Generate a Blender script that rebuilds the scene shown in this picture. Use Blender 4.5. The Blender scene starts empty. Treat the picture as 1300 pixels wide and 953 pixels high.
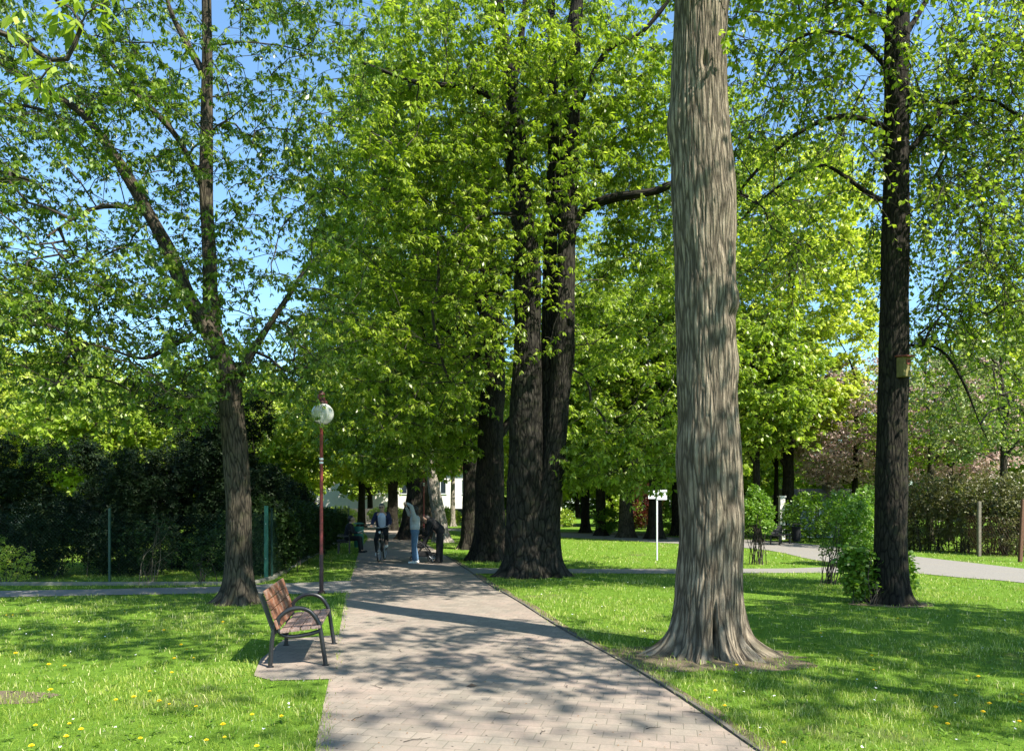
import bpy, bmesh, math, random
import numpy as np
from mathutils import Vector, Matrix

# ------------------------------------------------------------------ camera, sky, sun, exposure
sc = bpy.context.scene
F, H0, CX, HY = 945.0, 1.75, 650.0, 640.0
cam_d = bpy.data.cameras.new("camera"); cam = bpy.data.objects.new("camera", cam_d)
sc.collection.objects.link(cam); sc.camera = cam
cam.location = (0, 0, H0); cam.rotation_euler = (math.radians(90), 0, 0)
cam_d.sensor_width = 36.0; cam_d.lens = 36.0 * F / 1300.0
cam_d.shift_y = (HY - 476.5) / 1300.0
cam_d.clip_start = 0.1; cam_d.clip_end = 2000

SUN_EL = math.radians(50)
SX, SY = 0.76, -0.65                       # horizontal direction towards the sun
w = bpy.data.worlds.new("World"); sc.world = w; w.use_nodes = True
nt = w.node_tree; bg = nt.nodes["Background"]
sky = nt.nodes.new("ShaderNodeTexSky"); sky.sky_type = 'NISHITA'; sky.sun_disc = False
sky.sun_elevation = SUN_EL; sky.sun_rotation = math.atan2(SX, SY)
sky.air_density = 1.0; sky.dust_density = 0.4; sky.ozone_density = 1.0
tintn = nt.nodes.new("ShaderNodeMix"); tintn.data_type = 'RGBA'; tintn.blend_type = 'MULTIPLY'; tintn.inputs[0].default_value = 1.0
nt.links.new(sky.outputs[0], tintn.inputs[6]); tintn.inputs[7].default_value = (.86, 1.08, 1.15, 1)
nt.links.new(tintn.outputs[2], bg.inputs[0]); bg.inputs[1].default_value = 0.103
sd = bpy.data.lights.new("sun", 'SUN'); sun = bpy.data.objects.new("sun", sd); sc.collection.objects.link(sun)
sd.energy = 5.0; sd.angle = math.radians(0.5); sd.color = (1.0, 0.94, 0.83)
ch = math.cos(SUN_EL)
n_ = math.hypot(SX, SY)
sun.rotation_euler = Vector((SX / n_ * ch, SY / n_ * ch, math.sin(SUN_EL))).to_track_quat('Z', 'Y').to_euler()
sun.location = (8, -8, 20)
sc.view_settings.view_transform = 'Standard'; sc.view_settings.look = 'None'
sc.view_settings.exposure = 1.45; sc.view_settings.gamma = 1.0
sc.render.engine = 'CYCLES'
sc.cycles.max_bounces = 7; sc.cycles.diffuse_bounces = 3; sc.cycles.transmission_bounces = 3
sc.cycles.glossy_bounces = 2; sc.cycles.transparent_max_bounces = 4
sc.cycles.use_denoising = True
sc.cycles.caustics_reflective = False; sc.cycles.caustics_refractive = False

COL = sc.collection
rng = np.random.default_rng(7)
R = random.Random(11)

def yof(py): return H0 * F / (py - HY)
def P(px, py, z=0.0):                       # a point of the ground seen at a pixel of the photograph
    y = yof(py); return ((px - CX) / F * y, y, z)
def Q(px, py, y): return ((px - CX) / F * y, y, H0 + (HY - py) / F * y)

# ------------------------------------------------------------------ materials
def mat(name):
    m = bpy.data.materials.new(name); m.use_nodes = True
    return m, m.node_tree, m.node_tree.nodes["Principled BSDF"]
def N(t, kind, **kw):
    n = t.nodes.new(kind)
    for k, v in kw.items():
        if k.startswith('i_'): n.inputs[k[2:].replace('_', ' ')].default_value = v
        else: setattr(n, k, v)
    return n
def ramp(t, src, stops, interp='LINEAR'):
    n = t.nodes.new("ShaderNodeValToRGB"); n.color_ramp.interpolation = interp
    e = n.color_ramp.elements
    while len(e) < len(stops): e.new(0.5)
    for k, (p, c) in enumerate(stops):
        e[k].position = p; e[k].color = (*c, 1) if len(c) == 3 else c
    t.links.new(src, n.inputs[0]); return n
def coords(t, kind='Object', scale=(1, 1, 1)):
    c = N(t, "ShaderNodeTexCoord"); mp = N(t, "ShaderNodeMapping"); mp.inputs['Scale'].default_value = scale
    t.links.new(c.outputs[kind], mp.inputs[0]); return mp.outputs[0]
def noise(t, vec, scale, detail=4, rough=0.55, dist=0.0):
    n = N(t, "ShaderNodeTexNoise"); n.inputs['Scale'].default_value = scale; n.inputs['Detail'].default_value = detail
    n.inputs['Roughness'].default_value = rough; n.inputs['Distortion'].default_value = dist
    if vec is not None: t.links.new(vec, n.inputs['Vector'])
    return n
def bump(t, bsdf, h, strength, dist=0.01):
    b = N(t, "ShaderNodeBump"); b.inputs['Strength'].default_value = strength; b.inputs['Distance'].default_value = dist
    t.links.new(h, b.inputs['Height']); t.links.new(b.outputs[0], bsdf.inputs['Normal']); return b
def mixc(t, a, b, fac, mode='MIX'):
    n = N(t, "ShaderNodeMix", data_type='RGBA', blend_type=mode)
    for sock, v in ((n.inputs[6], a), (n.inputs[7], b), (n.inputs[0], fac)):
        if isinstance(v, (int, float)): sock.default_value = v
        elif isinstance(v, tuple): sock.default_value = (*v, 1)
        else: t.links.new(v, sock)
    return n.outputs[2]

def leaf_mat(name, dark, mid, light, trans=0.38, tint=(1.25, 1.35, 0.6), rough=0.42, spec=0.5):
    m, t, b = mat(name)
    a = N(t, "ShaderNodeAttribute", attribute_name="rnd")
    r = ramp(t, a.outputs['Fac'], [(0.0, dark), (0.45, mid), (1.0, light)])
    t.links.new(r.outputs[0], b.inputs['Base Color'])
    b.inputs['Roughness'].default_value = rough; b.inputs['Specular IOR Level'].default_value = spec
    tr = N(t, "ShaderNodeBsdfTranslucent")
    t.links.new(mixc(t, r.outputs[0], tint, 1.0, 'MULTIPLY'), tr.inputs['Color'])
    ms = N(t, "ShaderNodeMixShader"); ms.inputs[0].default_value = trans
    t.links.new(b.outputs[0], ms.inputs[1]); t.links.new(tr.outputs[0], ms.inputs[2])
    t.links.new(ms.outputs[0], t.nodes["Material Output"].inputs['Surface'])
    return m

def bark_mat(name, lo, hi, fu=26.0, fv=3.2, moss=0.0, bstr=0.9, bdist=0.02, furrow=0.12, wander=0.05):
    m, t, b = mat(name)
    uv = coords(t, 'UV', (1, 1, 1))
    # slow wander so that the ridges join and part
    wn = noise(t, uv, 3.0, 3, 0.5)
    wv = N(t, "ShaderNodeVectorMath", operation='SCALE'); t.links.new(wn.outputs['Color'], wv.inputs[0]); wv.inputs['Scale'].default_value = wander
    ad = N(t, "ShaderNodeVectorMath", operation='ADD'); t.links.new(uv, ad.inputs[0]); t.links.new(wv.outputs[0], ad.inputs[1])
    mp = N(t, "ShaderNodeMapping"); mp.inputs['Scale'].default_value = (fu, fv, 1); t.links.new(ad.outputs[0], mp.inputs[0])
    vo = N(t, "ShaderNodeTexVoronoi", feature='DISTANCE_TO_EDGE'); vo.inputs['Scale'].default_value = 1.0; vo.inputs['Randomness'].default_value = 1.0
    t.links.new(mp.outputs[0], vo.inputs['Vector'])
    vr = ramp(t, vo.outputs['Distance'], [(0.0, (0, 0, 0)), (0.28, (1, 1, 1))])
    mp2 = N(t, "ShaderNodeMapping"); mp2.inputs['Scale'].default_value = (fu * 2.3, fv * 2.0, 1); t.links.new(ad.outputs[0], mp2.inputs[0])
    n2 = noise(t, mp2.outputs[0], 1.0, 6, 0.65)
    h = N(t, "ShaderNodeMath", operation='MULTIPLY'); t.links.new(vr.outputs[0], h.inputs[0]); h.inputs[1].default_value = 0.55
    h2 = N(t, "ShaderNodeMath", operation='MULTIPLY_ADD'); t.links.new(n2.outputs['Fac'], h2.inputs[0]); h2.inputs[1].default_value = 0.9; t.links.new(h.outputs[0], h2.inputs[2])
    bump(t, b, h2.outputs[0], bstr, bdist)
    big = noise(t, uv, 2.2, 5, 0.6)
    c = ramp(t, n2.outputs['Fac'], [(0.3, lo), (0.68, hi)])
    col = mixc(t, c.outputs[0], tuple(x * 0.62 for x in lo), ramp(t, big.outputs['Fac'], [(0.45, (0, 0, 0)), (0.7, (.55, .55, .55))]).outputs[0])
    if moss > 0:
        mn = noise(t, uv, 5.0, 5, 0.7)
        col = mixc(t, col, (0.045, 0.06, 0.012), ramp(t, mn.outputs['Fac'], [(0.5, (0, 0, 0)), (0.72, (moss,) * 3)]).outputs[0])
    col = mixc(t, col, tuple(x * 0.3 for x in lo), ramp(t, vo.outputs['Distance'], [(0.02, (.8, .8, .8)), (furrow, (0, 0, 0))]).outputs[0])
    t.links.new(col, b.inputs['Base Color'])
    b.inputs['Roughness'].default_value = 0.93; b.inputs['Specular IOR Level'].default_value = 0.15
    return m

def plain(name, col, rough=0.6, metal=0.0, var=0.15, sc_=30.0, bmp=0.0, spec=0.5):
    m, t, b = mat(name)
    n = noise(t, coords(t), sc_, 5, 0.6)
    c = ramp(t, n.outputs['Fac'], [(0.3, tuple(x * (1 - var) for x in col)), (0.7, tuple(min(1, x * (1 + var)) for x in col))])
    t.links.new(c.outputs[0], b.inputs['Base Color'])
    b.inputs['Roughness'].default_value = rough; b.inputs['Metallic'].default_value = metal; b.inputs['Specular IOR Level'].default_value = spec
    if bmp: bump(t, b, n.outputs['Fac'], bmp, 0.005)
    return m

M = {}
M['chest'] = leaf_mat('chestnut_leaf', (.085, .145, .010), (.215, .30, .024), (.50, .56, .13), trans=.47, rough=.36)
M['chest_d'] = leaf_mat('dark_chestnut_leaf', (.045, .095, .012), (.12, .20, .022), (.36, .44, .08), trans=.42, rough=.36)  # darker green leaf, for the left tree and far undergrowth
M['linden'] = leaf_mat('linden_leaf', (.10, .17, .012), (.23, .32, .03), (.50, .56, .12), trans=.47, rough=.38)
M['golden'] = leaf_mat('golden_young_leaf', (.24, .31, .03), (.40, .46, .06), (.62, .64, .16), trans=.5)
M['pale'] = leaf_mat('pale_grey_green_leaf', (.14, .19, .05), (.24, .30, .10), (.42, .47, .2))
M['pink'] = leaf_mat('pink_bronze_leaf', (.40, .28, .25), (.58, .45, .41), (.76, .66, .61), tint=(1.05, .93, .9), trans=.48)
M['red'] = leaf_mat('dark_red_leaf', (.06, .014, .012), (.11, .028, .02), (.18, .05, .03), tint=(1.3, .8, .8))
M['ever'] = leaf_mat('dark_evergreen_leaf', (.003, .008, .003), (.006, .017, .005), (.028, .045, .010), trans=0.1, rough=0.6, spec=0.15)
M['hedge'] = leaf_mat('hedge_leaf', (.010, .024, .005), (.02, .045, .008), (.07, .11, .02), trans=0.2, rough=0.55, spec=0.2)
M['bush'] = leaf_mat('bush_leaf', (.05, .12, .010), (.13, .24, .02), (.28, .40, .06), trans=0.4)
M['thicket'] = leaf_mat('brownish_thicket_leaf', (.05, .045, .02), (.10, .10, .035), (.24, .24, .09), trans=0.3)
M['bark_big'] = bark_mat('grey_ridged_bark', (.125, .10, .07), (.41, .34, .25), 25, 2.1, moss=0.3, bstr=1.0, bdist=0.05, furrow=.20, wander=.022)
M['bark'] = bark_mat('dark_brown_bark', (.03, .025, .018), (.11, .09, .065), 18, 3.0, moss=0.35, bstr=0.9, bdist=0.03)
M['bark_dark'] = bark_mat('blackish_bark', (.012, .010, .008), (.042, .035, .026), 18, 3.0, moss=0.3, bstr=0.9, bdist=0.03)
M['bark_mid'] = bark_mat('shade_darkened_bark', (.010, .009, .007), (.052, .046, .037), 16, 2.6, moss=.3, bstr=1.0, bdist=.04)  # base colour darkened to stand in for shade from neighbouring crowns
M['bark_pale'] = bark_mat('pale_bark', (.17, .145, .12), (.34, .30, .25), 16, 3.0, bstr=0.6)
M['twig'] = plain('twig_bark', (.028, .022, .016), 0.9, var=0.3)
M['black_steel'] = plain('black_coated_steel', (.014, .015, .017), 0.38, 0.0, 0.2, 60)
M['red_paint'] = plain('faded_red_paint', (.19, .032, .030), 0.55, 0, 0.45, 14)
M['dark_paint'] = plain('dark_worn_paint', (.055, .018, .018), 0.55, 0, .5, 12)
M['green_paint'] = plain('green_paint', (.015, .12, .085), 0.5, 0, 0.3)
M['white_paint'] = plain('white_paint', (.74, .76, .78), 0.45, 0, 0.05)
M['grey_metal'] = plain('galvanised_metal', (.42, .44, .46), 0.4, 0.6, 0.1)
M['rust'] = plain('rusty_steel', (.12, .055, .03), 0.85, 0, 0.4)
M['green_dark'] = plain('dark_green_paint', (.008, .05, .035), .5)
M['post_concrete'] = plain('brownish_concrete_post', (.15, .13, .10), .95, 0, .3, 8, .4)
M['wire'] = plain('green_wire', (.02, .06, .035), 0.5)
M['concrete'] = plain('weathered_concrete', (.17, .165, .13), 0.95, 0, 0.3, 6, 0.4)
M['plaster'] = plain('pale_plaster', (.72, .69, .64), 0.95, 0, 0.06, 3, 0.1)
M['plaster2'] = plain('cream_plaster', (.58, .50, .38), 0.95, 0, 0.08, 3, 0.1)
M['greyplank'] = plain('grey_blue_planks', (.22, .25, .27), .9, 0, .3, 5)
M['rooftile'] = plain('dark_red_roof_tiles', (.20, .08, .05), 0.9, 0, 0.3, 8, 0.3)
M['stone_dark'] = plain('dark_wall_render', (.05, .05, .045), 0.9)
M['skin'] = plain('skin', (.48, .29, .20), 0.55, 0, 0.05)
M['hair_dark'] = plain('dark_hair', (.02, .014, .010), 0.6, 0, 0.3, 120)
M['hair_grey'] = plain('grey_hair', (.16, .15, .14), 0.6, 0, 0.3, 120)
M['navy'] = plain('navy_cloth', (.012, .016, .05), 0.9, 0, 0.25, 60, 0.4)
M['tee'] = plain('pale_blue_cloth', (.50, .56, .70), 0.9, 0, 0.08, 40, 0.3)
M['blackcloth'] = plain('black_cloth', (.006, .006, .007), 0.9, 0, 0.3, 50, 0.4)
M['greyknit'] = plain('light_grey_knit', (.34, .36, .35), 0.95, 0, 0.15, 80, 0.5)
M['denim'] = plain('blue_denim', (.07, .13, .21), 0.9, 0, 0.3, 40, 0.4)
M['whiteshoe'] = plain('white_leather', (.75, .75, .74), 0.5)
M['rubber'] = plain('black_rubber', (.012, .012, .012), 0.8)
M['petal'] = plain('dandelion_yellow', (.85, .62, .01), 0.7, 0, 0.1, 200)
M['daisy'] = plain('daisy_white', (.8, .8, .78), 0.7, 0, 0.05)
M['stem'] = plain('flower_stem', (.10, .18, .03), 0.6)
M['hole'] = plain('dark_hole', (.008, .007, .006), 0.9)
M['yellowwood'] = plain('mossy_yellow_wood', (.13, .11, .03), 0.8, 0, 0.3, 20)
M['redwood'] = plain('reddish_painted_wood', (.16, .035, .02), 0.8)

def glass_globe():
    m, t, b = mat('milky_globe_plastic')
    n = noise(t, coords(t), 5, 4, 0.6)
    c = ramp(t, n.outputs['Fac'], [(0.3, (.46, .48, .42)), (0.7, (.66, .67, .63))])
    t.links.new(c.outputs[0], b.inputs['Base Color'])
    b.inputs['Roughness'].default_value = 0.12
    lw = N(t, "ShaderNodeLayerWeight"); lw.inputs['Blend'].default_value = 0.35
    f = ramp(t, lw.outputs['Facing'], [(0.0, (.58, .58, .58)), (0.6, (.75, .75, .75)), (0.95, (1, 1, 1))])
    tr = N(t, "ShaderNodeBsdfTransparent"); ms = N(t, "ShaderNodeMixShader")
    t.links.new(f.outputs[0], ms.inputs[0]); t.links.new(tr.outputs[0], ms.inputs[1]); t.links.new(b.outputs[0], ms.inputs[2])
    t.links.new(ms.outputs[0], t.nodes["Material Output"].inputs['Surface'])
    return m
M['globe'] = glass_globe()

def wood_mat():
    m, t, b = mat('red_brown_bench_wood')
    v = coords(t, 'Object', (14, 1.2, 14)); n = noise(t, v, 3, 6, 0.65, 0.6)
    v2 = coords(t, 'Object', (1, 1, 1)); n2 = noise(t, v2, 7, 4, 0.6)
    c = ramp(t, n.outputs['Fac'], [(0.28, (.07, .026, .013)), (0.62, (.21, .085, .045))])
    col = mixc(t, c.outputs[0], (.33, .25, .20), ramp(t, n2.outputs['Fac'], [(0.5, (0, 0, 0)), (0.7, (.7, .7, .7))]).outputs[0])
    t.links.new(col, b.inputs['Base Color']); b.inputs['Roughness'].default_value = 0.6
    bump(t, b, n.outputs['Fac'], 0.4, 0.004); return m
M['wood'] = wood_mat()
def seat_mat():
    m, t, b = mat('worn_grey_brown_bench_wood')
    v = coords(t, 'Object', (14, 1.2, 14)); n = noise(t, v, 3, 6, 0.65, 0.8)
    c = ramp(t, n.outputs['Fac'], [(0.3, (.10, .05, .035)), (0.65, (.30, .22, .19))])
    t.links.new(c.outputs[0], b.inputs['Base Color']); b.inputs['Roughness'].default_value = 0.65
    bump(t, b, n.outputs['Fac'], 0.5, 0.004); return m
M['wood_seat'] = seat_mat()

def ground_mat():
    m, t, b = mat('lawn_soil')
    v = coords(t); n1 = noise(t, v, 0.55, 6, 0.6); n2 = noise(t, v, 9, 6, 0.7); n3 = noise(t, v, 60, 4, 0.7)
    g = ramp(t, n2.outputs['Fac'], [(0.3, (.07, .14, .012)), (0.6, (.13, .23, .024)), (0.8, (.20, .27, .05))])
    s = ramp(t, n3.outputs['Fac'], [(0.3, (.075, .055, .035)), (0.7, (.17, .14, .09))])
    mk = ramp(t, n1.outputs['Fac'], [(0.58, (0, 0, 0)), (0.72, (.8, .8, .8))])
    t.links.new(mixc(t, g.outputs[0], s.outputs[0], mk.outputs[0]), b.inputs['Base Color'])
    b.inputs['Roughness'].default_value = 1.0; b.inputs['Specular IOR Level'].default_value = 0.1
    ad = N(t, "ShaderNodeMath", operation='ADD'); t.links.new(n2.outputs['Fac'], ad.inputs[0]); t.links.new(n3.outputs['Fac'], ad.inputs[1])
    bump(t, b, ad.outputs[0], 0.8, 0.04); return m
M['ground'] = ground_mat()
def soil_mat():
    m, t, b = mat('bare_soil')
    v = coords(t); n2 = noise(t, v, 6, 6, 0.7); n3 = noise(t, v, 70, 5, 0.7)
    s = ramp(t, n3.outputs['Fac'], [(0.3, (.08, .06, .04)), (0.7, (.20, .16, .11))])
    t.links.new(mixc(t, s.outputs[0], (.10, .12, .04), ramp(t, n2.outputs['Fac'], [(0.5, (0, 0, 0)), (0.7, (.6, .6, .6))]).outputs[0]), b.inputs['Base Color'])
    b.inputs['Roughness'].default_value = 1.0; b.inputs['Specular IOR Level'].default_value = 0.1
    bump(t, b, n3.outputs['Fac'], 0.8, 0.02); return m
M['soil'] = soil_mat()
def paver_mat():
    m, t, b = mat('concrete_pavers')
    c = N(t, "ShaderNodeTexCoord"); mp = N(t, "ShaderNodeMapping"); mp.inputs['Rotation'].default_value = (0, 0, math.radians(12))
    t.links.new(c.outputs['Object'], mp.inputs[0])
    br = N(t, "ShaderNodeTexBrick"); br.offset = 0.5; br.squash = 1.0
    t.links.new(mp.outputs[0], br.inputs['Vector'])
    for k, v in (('Scale', 1.0), ('Mortar Size', 0.0045), ('Mortar Smooth', 0.4), ('Bias', 0.0), ('Brick Width', 0.20), ('Row Height', 0.165)): br.inputs[k].default_value = v
    br.inputs['Color1'].default_value = (.0, .0, .0, 1); br.inputs['Color2'].default_value = (1, 1, 1, 1); br.inputs['Mortar'].default_value = (.5, .5, .5, 1)
    tone = ramp(t, br.outputs['Color'], [(0.0, (.185, .155, .125)), (1.0, (.26, .22, .178))])
    n1 = noise(t, c.outputs['Object'], 0.8, 5, 0.65); n2 = noise(t, c.outputs['Object'], 45, 5, 0.75); n3 = noise(t, c.outputs['Object'], 4.5, 5, 0.7)
    pink = mixc(t, tone.outputs[0], (.295, .222, .182), ramp(t, n1.outputs['Fac'], [(0.42, (0, 0, 0)), (0.66, (.75, .75, .75))]).outputs[0])
    dirt = mixc(t, pink, (.17, .155, .125), ramp(t, n3.outputs['Fac'], [(0.42, (0, 0, 0)), (0.72, (.75, .75, .75))]).outputs[0])
    gr = mixc(t, dirt, ramp(t, n2.outputs['Fac'], [(0.25, (.6, .6, .6)), (0.7, (1.15, 1.15, 1.15))]).outputs[0], 0.35, 'MULTIPLY')
    mort = mixc(t, gr, (.065, .07, .042), ramp(t, br.outputs['Fac'], [(0, (0, 0, 0)), (1, (.45, .45, .45))]).outputs[0])
    # dark gaps where paver corners are chamfered
    mp3 = N(t, "ShaderNodeMapping"); mp3.inputs['Rotation'].default_value = (0, 0, math.radians(12)); mp3.inputs['Scale'].default_value = (1 / 0.20, 1 / 0.33, 1)
    t.links.new(c.outputs['Object'], mp3.inputs[0])
    fr = N(t, "ShaderNodeVectorMath", operation='FRACTION'); t.links.new(mp3.outputs[0], fr.inputs[0])
    sb = N(t, "ShaderNodeVectorMath", operation='SUBTRACT'); t.links.new(fr.outputs[0], sb.inputs[0]); sb.inputs[1].default_value = (.5, .5, 0)
    ml = N(t, "ShaderNodeVectorMath", operation='MULTIPLY'); t.links.new(sb.outputs[0], ml.inputs[0]); ml.inputs[1].default_value = (.20, .33, 0)
    ln = N(t, "ShaderNodeVectorMath", operation='LENGTH'); t.links.new(ml.outputs[0], ln.inputs[0])
    dot = ramp(t, ln.outputs['Value'], [(0.006, (1, 1, 1)), (0.012, (0, 0, 0))])
    fin = mixc(t, mort, (.03, .028, .022), dot.outputs[0])
    t.links.new(fin, b.inputs['Base Color']); b.inputs['Roughness'].default_value = 0.92; b.inputs['Specular IOR Level'].default_value = 0.25
    hh = N(t, "ShaderNodeMath", operation='MULTIPLY_ADD'); t.links.new(br.outputs['Fac'], hh.inputs[0]); hh.inputs[1].default_value = -1.5; t.links.new(n2.outputs['Fac'], hh.inputs[2])
    bump(t, b, hh.outputs[0], 0.5, 0.006); return m
M['paver'] = paver_mat()
def asphalt_mat():
    m, t, b = mat('pale_path_gravel')
    v = coords(t); n2 = noise(t, v, 30, 5, 0.7); n1 = noise(t, v, 1.0, 4, 0.6)
    c = ramp(t, n2.outputs['Fac'], [(0.3, (.135, .125, .11)), (0.7, (.22, .203, .18))])
    t.links.new(mixc(t, c.outputs[0], (.20, .18, .14), ramp(t, n1.outputs['Fac'], [(0.5, (0, 0, 0)), (0.75, (.6, .6, .6))]).outputs[0]), b.inputs['Base Color'])
    b.inputs['Roughness'].default_value = 0.95; bump(t, b, n2.outputs['Fac'], 0.5, 0.01); return m
M['gravel'] = asphalt_mat()
def grass_mat():
    m, t, b = mat('grass_blade')
    a = N(t, "ShaderNodeAttribute", attribute_name="rnd")
    r = ramp(t, a.outputs['Fac'], [(0.0, (.055, .125, .009)), (0.42, (.155, .245, .018)), (0.8, (.38, .45, .08)), (1.0, (.60, .56, .28))])
    t.links.new(r.outputs[0], b.inputs['Base Color']); b.inputs['Roughness'].default_value = 0.45; b.inputs['Specular IOR Level'].default_value = 0.4
    tr = N(t, "ShaderNodeBsdfTranslucent"); t.links.new(mixc(t, r.outputs[0], (1.2, 1.3, .6), 1.0, 'MULTIPLY'), tr.inputs['Color'])
    ms = N(t, "ShaderNodeMixShader"); ms.inputs[0].default_value = 0.35
    t.links.new(b.outputs[0], ms.inputs[1]); t.links.new(tr.outputs[0], ms.inputs[2]); t.links.new(ms.outputs[0], t.nodes["Material Output"].inputs['Surface'])
    return m
M['grass'] = grass_mat()

# ------------------------------------------------------------------ object helpers
def tag(o, label=None, cat=None, group=None, kind=None):
    if label: o['label'] = label
    if cat: o['category'] = cat
    if group: o['group'] = group
    if kind: o['kind'] = kind
    return o
def thing(name, label, cat, loc, group=None, rz=0.0):
    o = bpy.data.objects.new(name, None); COL.objects.link(o); o.location = loc; o.rotation_euler = (0, 0, rz)
    o.empty_display_size = 0.2
    return tag(o, label, cat, group)
def link(name, me, m, parent=None, smooth=False):
    me.materials.clear(); me.materials.append(m)
    if smooth: me.polygons.foreach_set('use_smooth', np.ones(len(me.polygons), bool))
    o = bpy.data.objects.new(name, me); COL.objects.link(o)
    if parent is not None: o.parent = parent
    return o
def mesh_np(name, V, Fq, uv=None, rnd=None):
    """V (n,3); Fq (m,k) faces all with k corners; uv per vertex; rnd per face."""
    me = bpy.data.meshes.new(name); V = np.asarray(V, np.float32); Fq = np.asarray(Fq, np.int32)
    m_, k = Fq.shape
    me.vertices.add(len(V)); me.vertices.foreach_set('co', V.ravel())
    me.loops.add(m_ * k); me.loops.foreach_set('vertex_index', Fq.ravel())
    me.polygons.add(m_); me.polygons.foreach_set('loop_start', np.arange(0, m_ * k, k, dtype=np.int32))
    me.polygons.foreach_set('loop_total', np.full(m_, k, np.int32))
    if uv is not None:
        l = me.uv_layers.new(name='UVMap'); l.data.foreach_set('uv', np.asarray(uv, np.float32)[Fq.ravel()].ravel())
    if rnd is not None:
        a = me.attributes.new('rnd', 'FLOAT', 'FACE'); a.data.foreach_set('value', np.asarray(rnd, np.float32))
    me.update(calc_edges=True); return me
def copy_thing(root, loc, rz=0.0, s=1.0, label=None, group=None):
    r = root.copy(); COL.objects.link(r); r.location = loc; r.rotation_euler = (0, 0, rz); r.scale = (s, s, s)
    if label: r['label'] = label
    if group: r['group'] = group
    for c in list(root.children):
        k = c.copy(); COL.objects.link(k); k.parent = r
        for g in list(c.children):
            q = g.copy(); COL.objects.link(q); q.parent = k
    return r

class MB:                                   # collects simple shapes into one mesh
    def __init__(s): s.bm = bmesh.new()
    def box(s, c, d, rot=None, bev=0.0):
        g = bmesh.ops.create_cube(s.bm, size=1.0); vs = g['verts']
        bmesh.ops.scale(s.bm, vec=d, verts=vs)
        if bev > 0:
            es = list({e for v in vs for e in v.link_edges})
            r_ = bmesh.ops.bevel(s.bm, geom=es, offset=bev, segments=2, affect='EDGES', profile=0.6)
            vs = list({v for f in r_['faces'] for v in f.verts} | {v for v in vs if v.is_valid})
        if rot is not None: bmesh.ops.rotate(s.bm, matrix=rot, verts=vs)
        bmesh.ops.translate(s.bm, vec=c, verts=vs); return s
    def tube(s, pts, r, seg=10, closed=False, cap=True):
        pts = [Vector(p) for p in pts]; n = len(pts)
        rr = r if isinstance(r, (list, tuple)) else [r] * n
        rings = []; up = None
        for i, p in enumerate(pts):
            if closed: t = (pts[(i + 1) % n] - pts[i - 1]).normalized()
            else: t = (pts[min(i + 1, n - 1)] - pts[max(i - 1, 0)]).normalized()
            if up is None:
                a = Vector((0, 0, 1)) if abs(t.z) < 0.9 else Vector((1, 0, 0)); u = t.cross(a).normalized()
            else: u = (up - t * up.dot(t)).normalized()
            up = u; v = t.cross(u)
            rings.append([s.bm.verts.new(p + (u * math.cos(k * 2 * math.pi / seg) + v * math.sin(k * 2 * math.pi / seg)) * rr[i]) for k in range(seg)])
        for i in range(n if closed else n - 1):
            a, b = rings[i], rings[(i + 1) % n]
            for k in range(seg): s.bm.faces.new((a[k], a[(k + 1) % seg], b[(k + 1) % seg], b[k]))
        if cap and not closed:
            s.bm.faces.new(rings[0][::-1]); s.bm.faces.new(rings[-1])
        return s
    def ball(s, c, r, d=(1, 1, 1), u=16, v=10):
        g = bmesh.ops.create_uvsphere(s.bm, u_segments=u, v_segments=v, radius=r)
        bmesh.ops.scale(s.bm, vec=d, verts=g['verts']); bmesh.ops.translate(s.bm, vec=c, verts=g['verts']); return s
    def lathe(s, prof, c=(0, 0, 0), seg=24):
        rings = [[s.bm.verts.new((c[0] + r * math.cos(2 * math.pi * k / seg), c[1] + r * math.sin(2 * math.pi * k / seg), c[2] + z)) for k in range(seg)] for r, z in prof]
        for a, b in zip(rings, rings[1:]):
            for k in range(seg): s.bm.faces.new((a[k], a[(k + 1) % seg], b[(k + 1) % seg], b[k]))
        s.bm.faces.new(rings[0][::-1]); s.bm.faces.new(rings[-1]); return s
    def poly(s, pts):
        s.bm.faces.new([s.bm.verts.new(p) for p in pts]); return s
    def build(s, name, m, parent=None, smooth=False):
        bmesh.ops.recalc_face_normals(s.bm, faces=s.bm.faces)
        me = bpy.data.meshes.new(name); s.bm.to_mesh(me); s.bm.free()
        if smooth: smooth_angle(me)
        return link(name, me, m, parent)
def smooth_angle(me, ang=0.6):
    me.polygons.foreach_set('use_smooth', np.ones(len(me.polygons), bool))
    bm = bmesh.new(); bm.from_mesh(me)
    for e in bm.edges:
        if len(e.link_faces) == 2 and e.calc_face_angle(0) > ang: e.smooth = False
    bm.to_mesh(me); bm.free()
def smooth_path(pts, k=6):
    pts = np.array(pts, float); ext = np.vstack([2 * pts[0] - pts[1], pts, 2 * pts[-1] - pts[-2]]); out = []
    for i in range(1, len(ext) - 2):
        p0, p1, p2, p3 = ext[i - 1:i + 3]
        for j in range(k):
            t = j / k
            out.append(0.5 * ((2 * p1) + (-p0 + p2) * t + (2 * p0 - 5 * p1 + 4 * p2 - p3) * t * t + (-p0 + 3 * p1 - 3 * p2 + p3) * t ** 3))
    out.append(pts[-1]); return np.array(out)

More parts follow.
